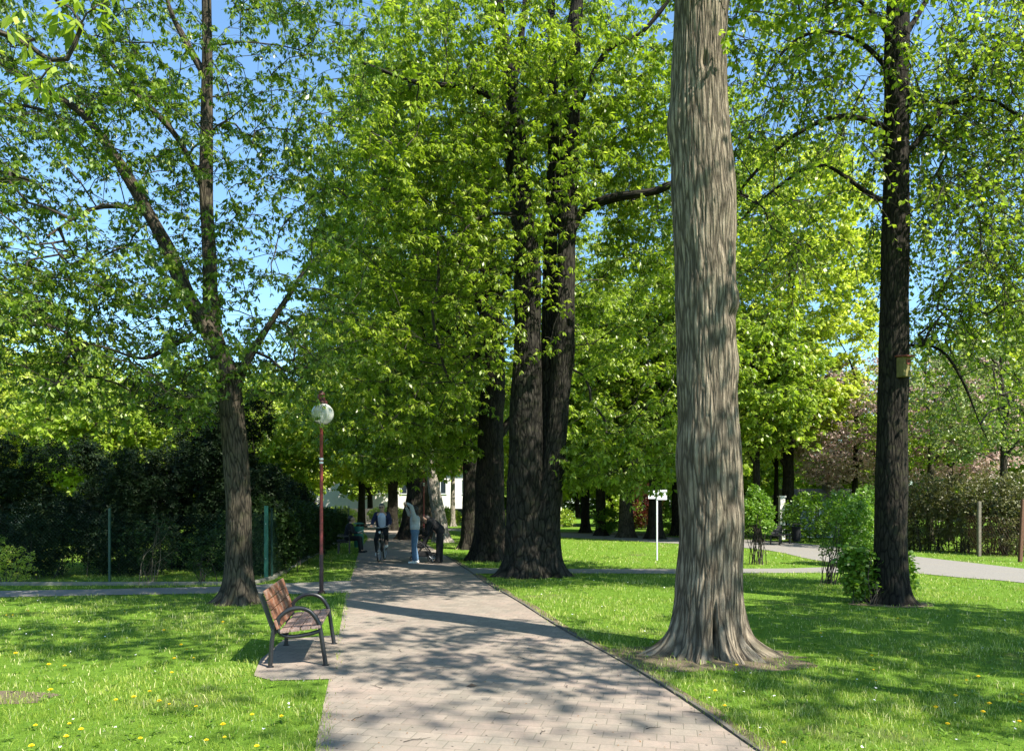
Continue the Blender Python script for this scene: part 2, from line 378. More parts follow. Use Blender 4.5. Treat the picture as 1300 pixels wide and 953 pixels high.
def vnoise(p, seed=0):                      # smooth value noise, -1..1
    p = np.asarray(p, float); i = np.floor(p).astype(np.int64); f = p - i; f = f * f * (3 - 2 * f)
    def h(a, b, c):
        n = (a * 73856093) ^ (b * 19349663) ^ (c * 83492791) ^ (seed * 2654435761)
        n = (n ^ (n >> 13)) * 1274126177 & 0x7fffffff; n = (n ^ (n >> 16)) * 1103515245 & 0x7fffffff
        return n / 0x3fffffff - 1.0
    x, y, z = i[..., 0], i[..., 1], i[..., 2]; fx, fy, fz = f[..., 0], f[..., 1], f[..., 2]
    l = lambda a, b, t: a + (b - a) * t
    return l(l(l(h(x, y, z), h(x + 1, y, z), fx), l(h(x, y + 1, z), h(x + 1, y + 1, z), fx), fy),
             l(l(h(x, y, z + 1), h(x + 1, y, z + 1), fx), l(h(x, y + 1, z + 1), h(x + 1, y + 1, z + 1), fx), fy), fz)

# ------------------------------------------------------------------ plants
def frames(pts):
    n = len(pts); T = np.zeros_like(pts); T[1:-1] = pts[2:] - pts[:-2]; T[0] = pts[1] - pts[0]; T[-1] = pts[-1] - pts[-2]
    T /= np.linalg.norm(T, axis=1)[:, None] + 1e-9
    U = np.zeros_like(pts); a = np.array([1., 0, 0]) if abs(T[0][2]) > 0.7 else np.array([0, 0, 1.])
    u = a - T[0] * a.dot(T[0]); u /= np.linalg.norm(u)
    for i in range(n):
        u = u - T[i] * u.dot(T[i]); u = u / (np.linalg.norm(u) + 1e-9); U[i] = u
    return T, U, np.cross(T, U)

class Acc:                                  # quads with uv
    def __init__(s): s.V = []; s.F = []; s.UV = []; s.n = 0
    def add(s, V, Fq, UV): s.V.append(V); s.F.append(Fq + s.n); s.UV.append(UV); s.n += len(V)
    def mesh(s, name): return mesh_np(name, np.vstack(s.V), np.vstack(s.F), np.vstack(s.UV))

def add_tube(acc, pts, rad, seg, flare=None, bark=0.0, seed=0, lump=0.0, extra=None):
    pts = np.asarray(pts, float); rad = np.asarray(rad, float); n = len(pts)
    T, U, Vv = frames(pts)
    L = np.concatenate([[0], np.cumsum(np.linalg.norm(np.diff(pts, axis=0), axis=1))])
    th = np.linspace(0, 2 * np.pi, seg + 1)                # the seam is doubled for the uv
    D = np.cos(th)[None, :, None] * U[:, None] + np.sin(th)[None, :, None] * Vv[:, None]
    rr = np.repeat(rad[:, None], seg + 1, 1)
    thm = th.copy(); thm[-1] = 0
    if flare:
        amt, h0, lobes = flare
        z = np.maximum(pts[:, 2], 0)[:, None]
        lob = np.zeros(seg + 1)
        for (a0, wd, am) in lobes:
            d = (thm - a0 + np.pi) % (2 * np.pi) - np.pi; lob += am * np.exp(-(d / wd) ** 2)
        rr = rr + amt * np.exp(-z / h0) * (0.35 + lob[None]) + 0.10 * amt * np.exp(-z / (h0 * 3.5)) * lob[None]
    C = pts[:, None] + D * rr[..., None]
    if lump: rr = rr + lump * vnoise(C * np.array([1.6, 1.6, .9]), seed) + lump * .5 * vnoise(C * np.array([4, 4, 2.2]), seed + 1)
    if extra is not None: rr = rr + extra(pts[:, 2][:, None], thm[None])
    if bark:
        q = C * 1.0; wob = vnoise(q * 2.5, seed + 5) * .014
        a = np.repeat(thm[None], n, 0) + 0 * rr
        s_ = np.stack([np.cos(a) * rr.mean() * 27 + wob * 9, np.sin(a) * rr.mean() * 27, q[..., 2] * 1.5 + wob * 3], -1)
        rid = 1 - np.abs(vnoise(s_ * 1.6, seed + 2)); rid2 = 1 - np.abs(vnoise(s_ * 3.3 + 7, seed + 3))
        rr = rr + bark * (0.4 - rid ** 8) + bark * 0.45 * (0.5 - rid2 ** 6)
    C = pts[:, None] + D * rr[..., None]
    uv = np.stack([np.repeat((th * rad.mean())[None], n, 0), np.repeat(L[:, None], seg + 1, 1)], -1)
    uv += seed * 1.37
    i = np.arange(n - 1)[:, None] * (seg + 1) + np.arange(seg)[None]
    Fq = np.stack([i, i + 1, i + seg + 2, i + seg + 1], -1).reshape(-1, 4)
    acc.add(C.reshape(-1, 3), Fq, uv.reshape(-1, 2))

def leaves(C, rg, nl=5, L=0.13, W=0.045, droop=(0.35, 1.0), tilt=0.35, spread=2.4, jit=0.25, up=None, tone=0.0):
    """C (n,3) cluster centres -> quads; each cluster has nl leaflets fanned round a drooping stalk."""
    n = len(C); ax = rg.normal(0, tilt, (n, 3)); ax[:, 2] = 1.0; ax /= np.linalg.norm(ax, axis=1)[:, None]
    ph = rg.uniform(0, 2 * np.pi, n)
    a = np.cross(ax, np.array([0.31, 0.95, 0.02])); a /= np.linalg.norm(a, axis=1)[:, None]; b = np.cross(ax, a)
    j = np.arange(nl) - (nl - 1) / 2.0
    ang = ph[:, None] + j[None] * (spread * 2 / max(nl, 1)) + rg.normal(0, .15, (n, nl))
    dr = rg.uniform(droop[0], droop[1], (n, 1)) + rg.normal(0, .18, (n, nl))
    h = np.cos(ang)[..., None] * a[:, None] + np.sin(ang)[..., None] * b[:, None]
    d = np.cos(dr)[..., None] * h - np.sin(dr)[..., None] * ax[:, None]
    nn = np.sin(dr)[..., None] * h + np.cos(dr)[..., None] * ax[:, None]
    s = np.cross(d, nn)
    sz = rg.uniform(1 - jit, 1 + jit, (n, 1, 1)) * (1 - 0.12 * np.abs(j))[None, :, None]
    base = C[:, None] + rg.normal(0, L * .06, (n, nl, 3))
    tip = base + d * L * sz - nn * L * .10 * sz
    midc = base + d * L * .56 * sz + nn * L * .03 * sz
    m1 = midc + s * W * .5 * sz - nn * W * .16 * sz; m2 = midc - s * W * .5 * sz - nn * W * .16 * sz
    V = np.stack([base, m1, tip, m2], 2).reshape(-1, 3)
    Fq = np.arange(len(V)).reshape(-1, 4)
    rnd = np.clip(np.repeat(rg.beta(1.6, 2.6, n)[:, None], nl, 1) * .75 + rg.uniform(0, .3, (n, nl)) + tone, 0, 1)
    return V, Fq, rnd.ravel()

def sample_ells(ells, n, rg, shell=0.45):
    vol = np.array([e[1][0] * e[1][1] * e[1][2] * (e[2] if len(e) > 2 else 1.0) for e in ells]); k = rg.choice(len(ells), n, p=vol / vol.sum())
    d = rg.normal(size=(n, 3)); d /= np.linalg.norm(d, axis=1)[:, None]
    r = rg.uniform(shell ** 3, 1, n) ** (1 / 3)
    c = np.array([e[0] for e in ells])[k]; q = np.array([e[1] for e in ells])[k]
    return c + d * r[:, None] * q

class Tree:
    """trunk and limbs drawn by hand, branches grown towards points spread through the crown"""
    def __init__(s, seed):
        s.rg = np.random.default_rng(seed); s.P = []; s.par = []; s.R = []; s.auth = []; s.trunk = Acc(); s.seed = seed; s.k = 0
        s.tw = []; s.lc = []
    def stem(s, pts, rad, seg=20, step=0.12, flare=None, bark=0.0, lump=0.012, extra=None, grow_from=0.3, node=True):
        pts = np.array(pts, float); rad = np.array(rad, float)
        q = smooth_path(pts, 8); rq = np.interp(np.linspace(0, 1, len(q)), np.linspace(0, 1, len(rad)), rad)
        L = np.concatenate([[0], np.cumsum(np.linalg.norm(np.diff(q, axis=0), axis=1))])
        t = np.linspace(0, L[-1], max(4, int(L[-1] / step)))
        q2 = np.stack([np.interp(t, L, q[:, k]) for k in range(3)], 1); r2 = np.interp(t, L, rq)
        s.k += 1
        add_tube(s.trunk, q2, r2, seg, flare, bark, s.seed + s.k * 3, lump, extra)
        if node:
            t = np.arange(L[-1] * grow_from, L[-1], 0.3)
            prev = -1
            for u in t:
                s.P.append([np.interp(u, L, q[:, k]) for k in range(3)]); s.par.append(prev); prev = len(s.P) - 1
                s.R.append(np.interp(u, L, rq)); s.auth.append(True)
    def grow(s, ells, n, shell=0.35, rise=0.18, maxlen=3.5, step=0.35, zmin=2.0, pts=None):
        A = sample_ells(ells, n, s.rg, shell) if pts is None else pts
        A = A[A[:, 2] > zmin]
        P0 = np.array(s.P); c = P0.mean(0)
        o = np.argsort([np.min(np.linalg.norm(P0 - a, axis=1)) for a in A]); A = A[o]
        buf = np.zeros((len(P0) + len(A) * 14, 3)); buf[:len(P0)] = P0; m = len(P0)
        ends = []
        for a in A:
            d = a - buf[:m]; dist = np.linalg.norm(d, axis=1)
            cost = dist * (1.0 + 0.55 * np.clip(-d[:, 2] / (dist + .1), -0.2, 1))
            i = int(np.argmin(cost)); D = dist[i]
            if D < 0.08: continue
            p = buf[i]; pd = np.zeros(3)
            if s.par[i] >= 0: pd = p - buf[s.par[i]]; pd /= np.linalg.norm(pd) + 1e-9
            k = min(12, max(2, int(D / step)))
            ctrl = p + (a - p) * .45 + np.array([0, 0, rise * D]) + pd * .18 * D + s.rg.normal(0, .05 * D, 3)
            prev = i
            for j in range(1, k + 1):
                t = j / k; q = (1 - t) ** 2 * p + 2 * t * (1 - t) * ctrl + t * t * a
                if j < k: q = q + s.rg.normal(0, .018 * min(D, 2), 3)
                buf[m] = q; s.P.append(q); s.par.append(prev); s.R.append(0.0); s.auth.append(False); prev = m; m += 1
            ends.append((prev, buf[s.par[prev]]))
        s.buf = buf[:m]; return ends
    def branches(s, tip=0.006, expo=2.4, rmax=0.14):
        n = len(s.P); P_ = s.buf; acc = np.zeros(n); r = np.zeros(n); kids = [[] for _ in range(n)]
        for i in range(n):
            if s.par[i] >= 0: kids[s.par[i]].append(i)
        for i in range(n - 1, -1, -1):
            r[i] = max(tip, acc[i] ** (1 / expo)) if not s.auth[i] else s.R[i]
            r[i] = min(r[i], rmax) if not s.auth[i] else r[i]
            if s.par[i] >= 0 and not s.auth[i]: acc[s.par[i]] += r[i] ** expo
        a = Acc(); done = set()
        for i in range(n):
            if s.auth[i]: continue
            p = s.par[i]
            if p < 0: continue
            ks = [k for k in kids[p] if not s.auth[k]]
            if not s.auth[p] and i == max(ks, key=lambda k: r[k]): continue      # continues its parent's chain
            ch = [p, i]
            while True:
                ks = [k for k in kids[ch[-1]] if not s.auth[k]]
                if not ks: break
                ch.append(max(ks, key=lambda k: r[k]))
            rr = r[ch]; rr[0] = rr[1] * (1.25 if s.auth[p] else 1.0)
            seg = 9 if rr[1] > .05 else 6 if rr[1] > .02 else 4
            add_tube(a, P_[ch], rr, seg, seed=i % 50)
        return a
    def foliage(s, ends, ntw=5, tl=0.5, ncl=3, nl=5, L=.13, W=.045, hang=0.25, flat=0.35, droop=(.35, 1.0), tilt=.35, spread=2.4, tr=0.0035, twigs=True):
        rg = s.rg; E = np.array([s.buf[e[0]] for e in ends]); O = np.array([e[1] for e in ends]); out = E - O
        out[:, 2] *= .4; out /= np.linalg.norm(out, axis=1)[:, None] + 1e-9
        n = len(E) * ntw; B = np.repeat(E, ntw, 0); o = np.repeat(out, ntw, 0)
        d = o * .7 + rg.normal(0, .75, (n, 3)); d[:, 2] = d[:, 2] * flat - hang * rg.uniform(.3, 1.2, n)
        d /= np.linalg.norm(d, axis=1)[:, None]
        ln = tl * rg.uniform(.5, 1.25, n)
        tipp = B + d * ln[:, None]; mid = B + d * ln[:, None] * .5 + np.array([0, 0, .06]) * ln[:, None]
        t = np.repeat((np.arange(ncl) + .6) / (ncl), 1)
        C = []
        for q in t:
            q = min(q, 1.0)
            C.append((1 - q) ** 2 * B + 2 * q * (1 - q) * mid + q * q * tipp + rg.normal(0, .05, (n, 3)) * (L / .13))
        C = np.vstack(C)
        V, Fq, rn = leaves(C, rg, nl, L, W, droop, tilt, spread)
        tw = None
        if twigs:                             # three-sided twigs
            dd = d; u = np.cross(dd, np.array([.2, .3, .93])); u /= np.linalg.norm(u, axis=1)[:, None] + 1e-9; v = np.cross(dd, u)
            vs = []
            for (p, r_) in ((B, tr * 1.5), (mid, tr), (tipp, tr * .5)):
                for k in range(3): vs.append(p + (u * math.cos(k * 2.094) + v * math.sin(k * 2.094)) * r_)
            VV = np.stack(vs, 1).reshape(-1, 3); b0 = (np.arange(n) * 9)[:, None, None]
            pat = np.array([[r0 * 3 + k, r0 * 3 + (k + 1) % 3, r0 * 3 + 3 + (k + 1) % 3, r0 * 3 + 3 + k] for r0 in range(2) for k in range(3)])
            tw = (VV, (b0 + pat[None]).reshape(-1, 4), np.zeros((len(VV), 2)))
        return (V, Fq, rn), tw

def finish_tree(name, label, cat, base, T, ends_par, leafm, barkm, group=None, twigm=None, bpar={}, crownname='crown'):
    root = thing(name, label, cat, base, group)
    off = Vector(base)
    def lk(nm, me, m, smooth=False):
        o = link(nm, me, m, root, smooth); me.transform(Matrix.Translation(-off)); return o
    lk('trunk', T.trunk.mesh('trunk'), barkm, True)
    if ends_par:
        Vs, Fs, Rs, n = [], [], [], 0; ba = T.branches(**bpar)
        for ends, kw in ends_par:
            (V, Fq, rn), tw = T.foliage(ends, **kw)
            Vs.append(V); Fs.append(Fq + n); Rs.append(rn); n += len(V)
            if tw: ba.add(*tw)
        lk('branches', ba.mesh('branches'), twigm or M['twig'], False)
        lk(crownname, mesh_np(crownname, np.vstack(Vs), np.vstack(Fs), rnd=np.concatenate(Rs)), leafm)
    return root

def shrub(name, label, cat, base, ells, n, leafm, L=.05, W=.032, nl=3, stems=8, stem_m=None, group=None, shell=.35, sr=.012, height=None, lean=.3, seed=1, zmin=0.03, tilt=.8, droop=(-.3, .9)):
    rg = np.random.default_rng(seed); root = thing(name, label, cat, base, group); b = np.array(base)
    C = sample_ells(ells, n, rg, shell); C = C[C[:, 2] > zmin]
    # clumps: pull points towards random clump centres so that light and dark masses form
    k = max(6, len(C) // 90); K = C[rg.choice(len(C), k)]
    idx = np.argmin(((C[:, None, :] - K[None, :400, :]) ** 2).sum(-1), 1) if len(C) * min(k, 400) < 3e7 else rg.integers(0, min(k, 400), len(C))
    C = C + (K[:400][idx] - C) * rg.uniform(0, .35, (len(C), 1))
    V, Fq, rn = leaves(C - b, rg, nl, L, W, droop, tilt, 3.0)
    ids = np.repeat(idx, nl); rn = np.clip(rn * .7 + (ids * 37 % 11) / 11 * .3, 0, 1)
    link('foliage', mesh_np('foliage', V, Fq, rnd=rn), leafm, root)
    if stems:
        a = Acc(); lo = C[:, 2].min(); hi = C[:, 2].max()
        for i in range(stems):
            e = C[rg.integers(len(C))]; s0 = np.array([b[0] + rg.normal(0, .12), b[1] + rg.normal(0, .12), -0.02])
            if ells[0][1][0] > .85: s0[:2] = e[:2] + rg.normal(0, .25, 2)
            m_ = (s0 + e) / 2 + rg.normal(0, .12, 3); m_[:2] = m_[:2] * .6 + s0[:2] * .4
            q = smooth_path([s0, m_, e], 4) - b
            add_tube(a, q, np.linspace(sr, sr * .35, len(q)), 5, seed=i)
        link('stems', a.mesh('stems'), stem_m or M['twig'], root)
    return root

# ------------------------------------------------------------------ the ground, paths and kerbs
def sheet(name, pts, z, m, kind='structure'):
    o = MB().poly([(p[0], p[1], z) for p in pts]).build(name, m); o['kind'] = kind; return o
g = MB().poly([(-300, -60, 0), (300, -60, 0), (300, 500, 0), (-300, 500, 0)]).build('ground', M['ground']); g['kind'] = 'structure'

RE = [(1.68, 2.0)] + [P(a, b)[:2] for a, b in ((1075, 1030), (960, 953), (865, 887), (788, 840), (710, 797), (655, 762), (615, 739), (585, 718), (560, 702), (541, 690), (524, 680))]
LE = [(-0.95, 2.0)] + [P(a, b)[:2] for a, b in ((395, 1030), (400, 953), (410, 900), (417, 866), (430, 808), (437, 765), (441, 750), (447, 730), (452, 712), (456, 700), (462, 690), (466, 680))]
RE += [(-9.5, 60.0), (-14.5, 90.0)]; LE += [(-12.6, 60.0), (-17.8, 90.0)]
RE = [tuple(q) for q in smooth_path([(*q, 0) for q in RE], 4)[:, :2]]
LE = [tuple(q) for q in smooth_path([(*q, 0) for q in LE], 4)[:, :2]]
main_poly = LE + RE[::-1]
me_path = sheet('path', main_poly, 0.004, M['paver'])
pad = [P(430, 806)[:2], P(360, 812)[:2], P(330, 838)[:2], P(322, 858)[:2], P(345, 864)[:2], P(425, 862)[:2]]
sheet('bench_pad_paving', pad, 0.008, M['paver'])
cross_l = [(-60, 15.1)] + [P(a, b)[:2] for a, b in ((0, 750), (150, 747.5), (300, 744), (345, 741), (446, 737), (446, 752), (380, 754), (290, 753), (150, 755), (0, 758))] + [(-60, 13.4)]
sheet('cross_path', cross_l, 0.0075, M['gravel'])
cross_r = [P(a, b)[:2] for a, b in ((590, 728), (720, 727.5), (860, 728), (1000, 727), (1070, 727), (1070, 719), (1000, 721.5), (860, 722), (720, 722), (590, 721))]
sheet('side_path', cross_r, 0.0075, M['gravel'])
curve_far = [(14.6, 8.0), (14.3, 14.0)] + [P(a, b)[:2] for a, b in ((1300, 722), (1230, 714), (1160, 706), (1100, 698), (1040, 692), (985, 687), (930, 684), (860, 682))] + [(4.0, 44.5), (1.0, 47.0), (-4.5, 54.0), (-10, 58.0)]
curve_near = [(12.6, 6.0), (11.9, 12.0)] + [P(a, b)[:2] for a, b in ((1300, 740), (1230, 734), (1160, 727), (1100, 719), (1030, 710), (985, 700), (930, 694), (860, 690))] + [(4.0, 38.0), (1.0, 42.0), (-4.5, 50.0), (-10, 54.5)]
curve_far = [tuple(q) for q in smooth_path([(*q, 0) for q in curve_far], 4)[:, :2]]
curve_near = [tuple(q) for q in smooth_path([(*q, 0) for q in curve_near], 4)[:, :2]]
curve_poly = curve_far + curve_near[::-1]
sheet('curved_path', curve_poly, 0.011, M['gravel'])

def blob(cx, cy, rx, ry, seed, n=40, amp=.25):
    a = np.linspace(0, 2 * np.pi, n, endpoint=False); r = 1 + amp * vnoise(np.stack([np.cos(a) * 1.7, np.sin(a) * 1.7, a * 0 + seed], 1), seed) + amp * .6 * vnoise(np.stack([np.cos(a) * 5, np.sin(a) * 5, a * 0 + seed], 1), seed + 1)
    return [(cx + rx * r[i] * math.cos(a[i]), cy + ry * r[i] * math.sin(a[i])) for i in range(n)]
TBX, TBY = 2.31, 8.78                        # the big tree's foot
soils = [blob(TBX - .12, TBY - .25, 1.15, .78, 3), blob(-4.95, 6.75, .8, .26, 5),
         blob(P(775, 700)[0] , P(775, 678)[1], 7, 4.0, 8), blob(P(303, 765)[0], P(303, 765)[1], .6, .45, 12), blob(P(1130, 765)[0], P(1130, 765)[1] - .1, .8, .5, 13)]
for k, s_ in enumerate(soils): sheet('bare_soil', s_, 0.0025 + .0003 * k, M['soil'])
# narrow soil strips between turf and paving
def strip(edge, w0, w1, z, name, m, y0=3.0, y1=30, seed=0):
    e = np.array([q for q in edge if y0 < q[1] < y1]); mb = MB(); d = np.gradient(e, axis=0); nn = np.stack([d[:, 1], -d[:, 0]], 1); nn /= np.linalg.norm(nn, axis=1)[:, None]
    a = e + nn * w0; b = e + nn * (w1 + (.04 * vnoise(np.stack([e[:, 1] * 3, e[:, 1] * 0, e[:, 1] * 0], 1), seed))[:, None])
    for i in range(len(e) - 1): mb.poly([(*a[i], z), (*b[i], z), (*b[i + 1], z), (*a[i + 1], z)])
    o = mb.build(name, m); o['kind'] = 'structure'; return o
strip(RE, .05, .16, .0052, 'soil_margin', M['soil'], 3, 24, 6)
def edging(edge, off, y0, y1):               # thin kerb boards on edge beside the paving
    e = np.array([q for q in edge if y0 < q[1] < y1]); d = np.gradient(e, axis=0); nn = np.stack([d[:, 1], -d[:, 0]], 1); nn /= np.linalg.norm(nn, axis=1)[:, None]
    a = e + nn * off; b = e + nn * (off + .045); mb = MB(); n = len(e); z = .022 + .008 * vnoise(np.stack([e[:, 1] * 2, e[:, 1] * 0, e[:, 1] * 0], 1), 3)
    v = [[mb.bm.verts.new((*a[i], -.02)), mb.bm.verts.new((*a[i], z[i])), mb.bm.verts.new((*b[i], z[i] - .004)), mb.bm.verts.new((*b[i], -.02))] for i in range(n)]
    for i in range(n - 1):
        for k in range(3): mb.bm.faces.new((v[i][k], v[i][k + 1], v[i + 1][k + 1], v[i + 1][k]))
    o = mb.build('path_kerb', M['kerb']); o['kind'] = 'structure'
M['kerb'] = plain('dirty_concrete_kerb', (.085, .075, .06), 0.95, 0, 0.4, 12, .5)
edging(RE, .005, 3.0, 26)

# low concrete plinth of the left fence
def wallbox(name, a, b, th, z0, z1, m, label=None, cat=None, kind=None, group=None, bev=.01):
    a = Vector(a); b = Vector(b); d = b - a; L = d.length; mb = MB()
    mb.box(((a.x + b.x) / 2, (a.y + b.y) / 2, (z0 + z1) / 2), (L, th, z1 - z0), Matrix.Rotation(math.atan2(d.y, d.x), 3, 'Z'), bev)
    o = mb.build(name, m); return o
FL0, FL1, FL2, FL3 = Vector((-30, 15.75)), Vector(P(318, 742)[:2]), Vector(P(345, 735)[:2]), Vector((-9.2, 42.0))

# ------------------------------------------------------------------ fences
def wire_mesh(a, b, h, z0, pitch, r):        # diamond wire between two points
    a = np.array(a, float); b = np.array(b, float); d = b - a; L = np.linalg.norm(d); d /= L
    nrm = np.array([-d[1], d[0]]); V, Fq = [], []; n = 0
    for sgn in (1, -1):
        for s0 in np.arange(-h, L, pitch):
            t0, t1 = s0, s0 + h; z_a, z_b = 0.0, h
            if t0 < 0: z_a = -t0; t0 = 0
            if t1 > L: z_b = h - (t1 - L); t1 = L
            if t1 <= t0: continue
            za, zb = (z_a, z_b) if sgn > 0 else (h - z_a, h - z_b)
            p, q = a + d * t0, a + d * t1
            for (k, (ex, ez)) in enumerate(((0, r), (r, 0), (0, -r), (-r, 0))):
                V.append((p[0] + nrm[0] * ex, p[1] + nrm[1] * ex, z0 + za + ez)); V.append((q[0] + nrm[0] * ex, q[1] + nrm[1] * ex, z0 + zb + ez))
            for k in range(4): k2 = (k + 1) % 4; Fq.append((n + 2 * k, n + 2 * k2, n + 2 * k2 + 1, n + 2 * k + 1))
            n += 8
    return mesh_np('wire', np.array(V), np.array(Fq))
def chain_fence(label, runs, post_every, h, postm, plinth=.07, pr=.026, pitch=.08):
    root = thing('wire_fence', label, 'fence', (runs[0][0][0], runs[0][0][1], 0)); off = Matrix.Translation(-Vector(root.location))
    for (a, b) in runs:
        a = Vector((a[0], a[1])); b = Vector((b[0], b[1])); d = b - a; L = d.length; n = max(1, round(L / post_every)); ang = math.atan2(d.y, d.x)
        o = link('wire_mesh', wire_mesh(a, b, h - plinth, plinth, pitch, .0013), M['wire'], root); o.data.transform(off)
        if plinth:
            mb = MB(); mb.box(((a.x + b.x) / 2, (a.y + b.y) / 2, plinth / 2 - .02), (L, .12, plinth + .04), Matrix.Rotation(ang, 3, 'Z'), .01)
            o = mb.build('plinth', M['concrete'], root); o.data.transform(off)
        for k in range(n + 1):
            p = a + d * (k / n); mb = MB(); mb.lathe([(pr, 0), (pr, h + .06), (pr * 1.15, h + .065), (pr * 1.1, h + .1), (pr * .3, h + .12)], (p.x, p.y, 0), 12)
            o = mb.build('post', postm, root, True); o.data.transform(off)
    return root
chain_fence('green chain link fence on a low concrete plinth in front of the dark evergreens', [(FL0, FL1), (FL1, FL2), (FL2, FL3)], 2.9, 1.55, M['green_dark'], .07)
# thick leaning green board post beside the fence corner
bp = thing('board', 'narrow green painted board standing upright by the fence corner', 'board', P(338, 736))
MB().box((0, 0, .86), (.09, .05, 1.72), None, .012).build('board_face', M['green_paint'], bp)
for zz in (.5, 1.3): MB().tube([(-.0, -.03, zz), (0, -.042, zz)], .012, 8).build('bolt', M['grey_metal'], bp)

RFX = [Vector(P(1145, 693)[:2]), Vector(P(1243, 706)[:2]), Vector(P(1297, 713)[:2]), Vector((16.2, 14.0))]
rf = thing('wire_fence', 'rusty wire fence with concrete posts before the brown thicket on the right', 'fence', (RFX[0].x, RFX[0].y, 0))
for i in range(3):
    o = link('wire_mesh', wire_mesh(RFX[i], RFX[i + 1], 1.3, .05, .16, .0016), M['rust'], rf); o.data.transform(Matrix.Translation(-rf.location))
for i, (p, h, m_) in enumerate(((RFX[0], 1.5, 'post_concrete'), (RFX[1], 1.85, 'post_concrete'), (RFX[2], 1.9, 'rust'), (RFX[3], 1.9, 'post_concrete'))):
    o = MB().box((p.x - rf.location.x, p.y - rf.location.y, h / 2), (.10, .10, h), Matrix.Rotation(.05 * (i - 1), 3, 'Y'), .02).build('post', M[m_], rf)

# ------------------------------------------------------------------ buildings far behind
def house(name, label, x0, x1, y0, dep, h, roof_h, wallm, roofm, wins, rz=0.0, door=None, split=True):
    root = thing(name, label, 'building', ((x0 + x1) / 2, y0, 0), rz=rz); W = x1 - x0
    MB().box((0, dep / 2, h / 2), (W, dep, h)).build('wall', M[wallm], root)
    mb = MB(); a = .4
    v = [(-W / 2 - a, -a, h + .003), (W / 2 + a, -a, h + .003), (W / 2 + a, dep + a, h + .003), (-W / 2 - a, dep + a, h + .003), (-W / 2 - a, dep / 2, h + roof_h), (W / 2 + a, dep / 2, h + roof_h)]
    vs = [mb.bm.verts.new(q) for q in v]
    for f in ((0, 1, 5, 4), (2, 3, 4, 5), (0, 4, 3), (1, 2, 5), (3, 2, 1, 0)): mb.bm.faces.new([vs[k] for k in f])
    rf_ = mb.build('roof', M[roofm], root)
    MB().box((W * .22, dep * .4, h + roof_h * .9), (.6, .6, 1.3)).build('chimney', M['concrete'], rf_)
    for (wx, wz, ww, wh) in wins:
        f = MB()
        for (cx, cz, sx, sz) in ((wx, wz + wh / 2, ww + .12, .08), (wx, wz - wh / 2, ww + .2, .08), (wx - ww / 2, wz, .08, wh - .09), (wx + ww / 2, wz, .08, wh - .09), (wx, wz, .06, wh - .09)):
            f.box((cx, -.04, cz), (sx, .1, sz))
        fo = f.build('window', M['white_paint'], root)
        MB().box((wx, -.012, wz), (ww - .06, .03, wh - .06)).build('pane', M['glassdark'], fo)
    return root
gm, gt, gb = mat('dark_window_glass'); gb.inputs['Base Color'].default_value = (.02, .03, .04, 1); gb.inputs['Roughness'].default_value = .08; M['glassdark'] = gm
house('white_house', 'long white house glimpsed under the canopy at the far end of the path', -21, -4, 78, 9, 5.2, 3.2, 'plaster', 'rooftile', [(-8, 3.6, 1.2, 1.5), (-5, 3.6, 1.2, 1.5), (-2, 3.6, 1.2, 1.5), (1.5, 3.6, 1.2, 1.5), (5, 3.6, 1.2, 1.5), (8, 3.6, 1.2, 1.5)])
house('cream_house', 'cream house half hidden by the evergreens on the left', -48, -34, 62, 8, 5.0, 2.8, 'plaster', 'concrete', [(-4, 3.4, 1.1, 1.4), (-1, 3.4, 1.1, 1.4), (2.5, 3.4, 1.1, 1.4), (4.8, 3.4, 1.1, 1.4)])
house('garden_shed', 'pale low shed behind the far bench on the right', 15.0, 18.0, 39, 3.0, 2.1, .5, 'greyplank', 'concrete', [(-.7, 1.3, .6, .7), (.7, 1.3, .6, .7)])
# dark boundary wall below the white house
o = wallbox('boundary_wall', (-24, 70, 0), (2, 72, 0), .3, 0, 1.35, M['stone_dark']); tag(o, 'low dark boundary wall in front of the far white house', 'wall')

# ------------------------------------------------------------------ trees
def ang(d): return math.radians(d)
# -- the big foreground tree
T = Tree(101)
cx = lambda px, py: Q(px, py, TBY)
def knots(z, th):
    e = 0 * z * th
    def bumpk(z0, a0, sz, sa, am):
        d = (th - a0 + np.pi) % (2 * np.pi) - np.pi
        return am * np.exp(-((z - z0) / sz) ** 2 - (d / sa) ** 2)
    e = e + bumpk(6.8, ang(-95), .30, .35, .05) - bumpk(6.8, ang(-95), .09, .12, .09)     # knot hole facing us
    e = e + bumpk(6.15, ang(-170), .35, .5, .07) + bumpk(5.2, ang(-60), .22, .35, .05) + bumpk(3.35, ang(-40), .25, .4, .055) + bumpk(4.1, ang(-35), .15, .3, .05) + bumpk(3.75, ang(-50), .10, .22, .04) + bumpk(2.4, ang(-120), .18, .3, .03) + bumpk(1.5, ang(-60), .2, .25, .035) - bumpk(3.92, ang(-42), .05, .3, .035) - bumpk(1.75, ang(-62), .05, .2, .02)
    e = e + np.exp(-z / .28) * .045 * np.sin(th * 9 + z * 7) * np.cos(th * 5 + 1) + np.exp(-z / .2) * .02 * np.sin(th * 31 + z * 22)
    e = e - bumpk(.30, ang(-93), .27, .055, .16)                                              # the cleft at the foot
    return e
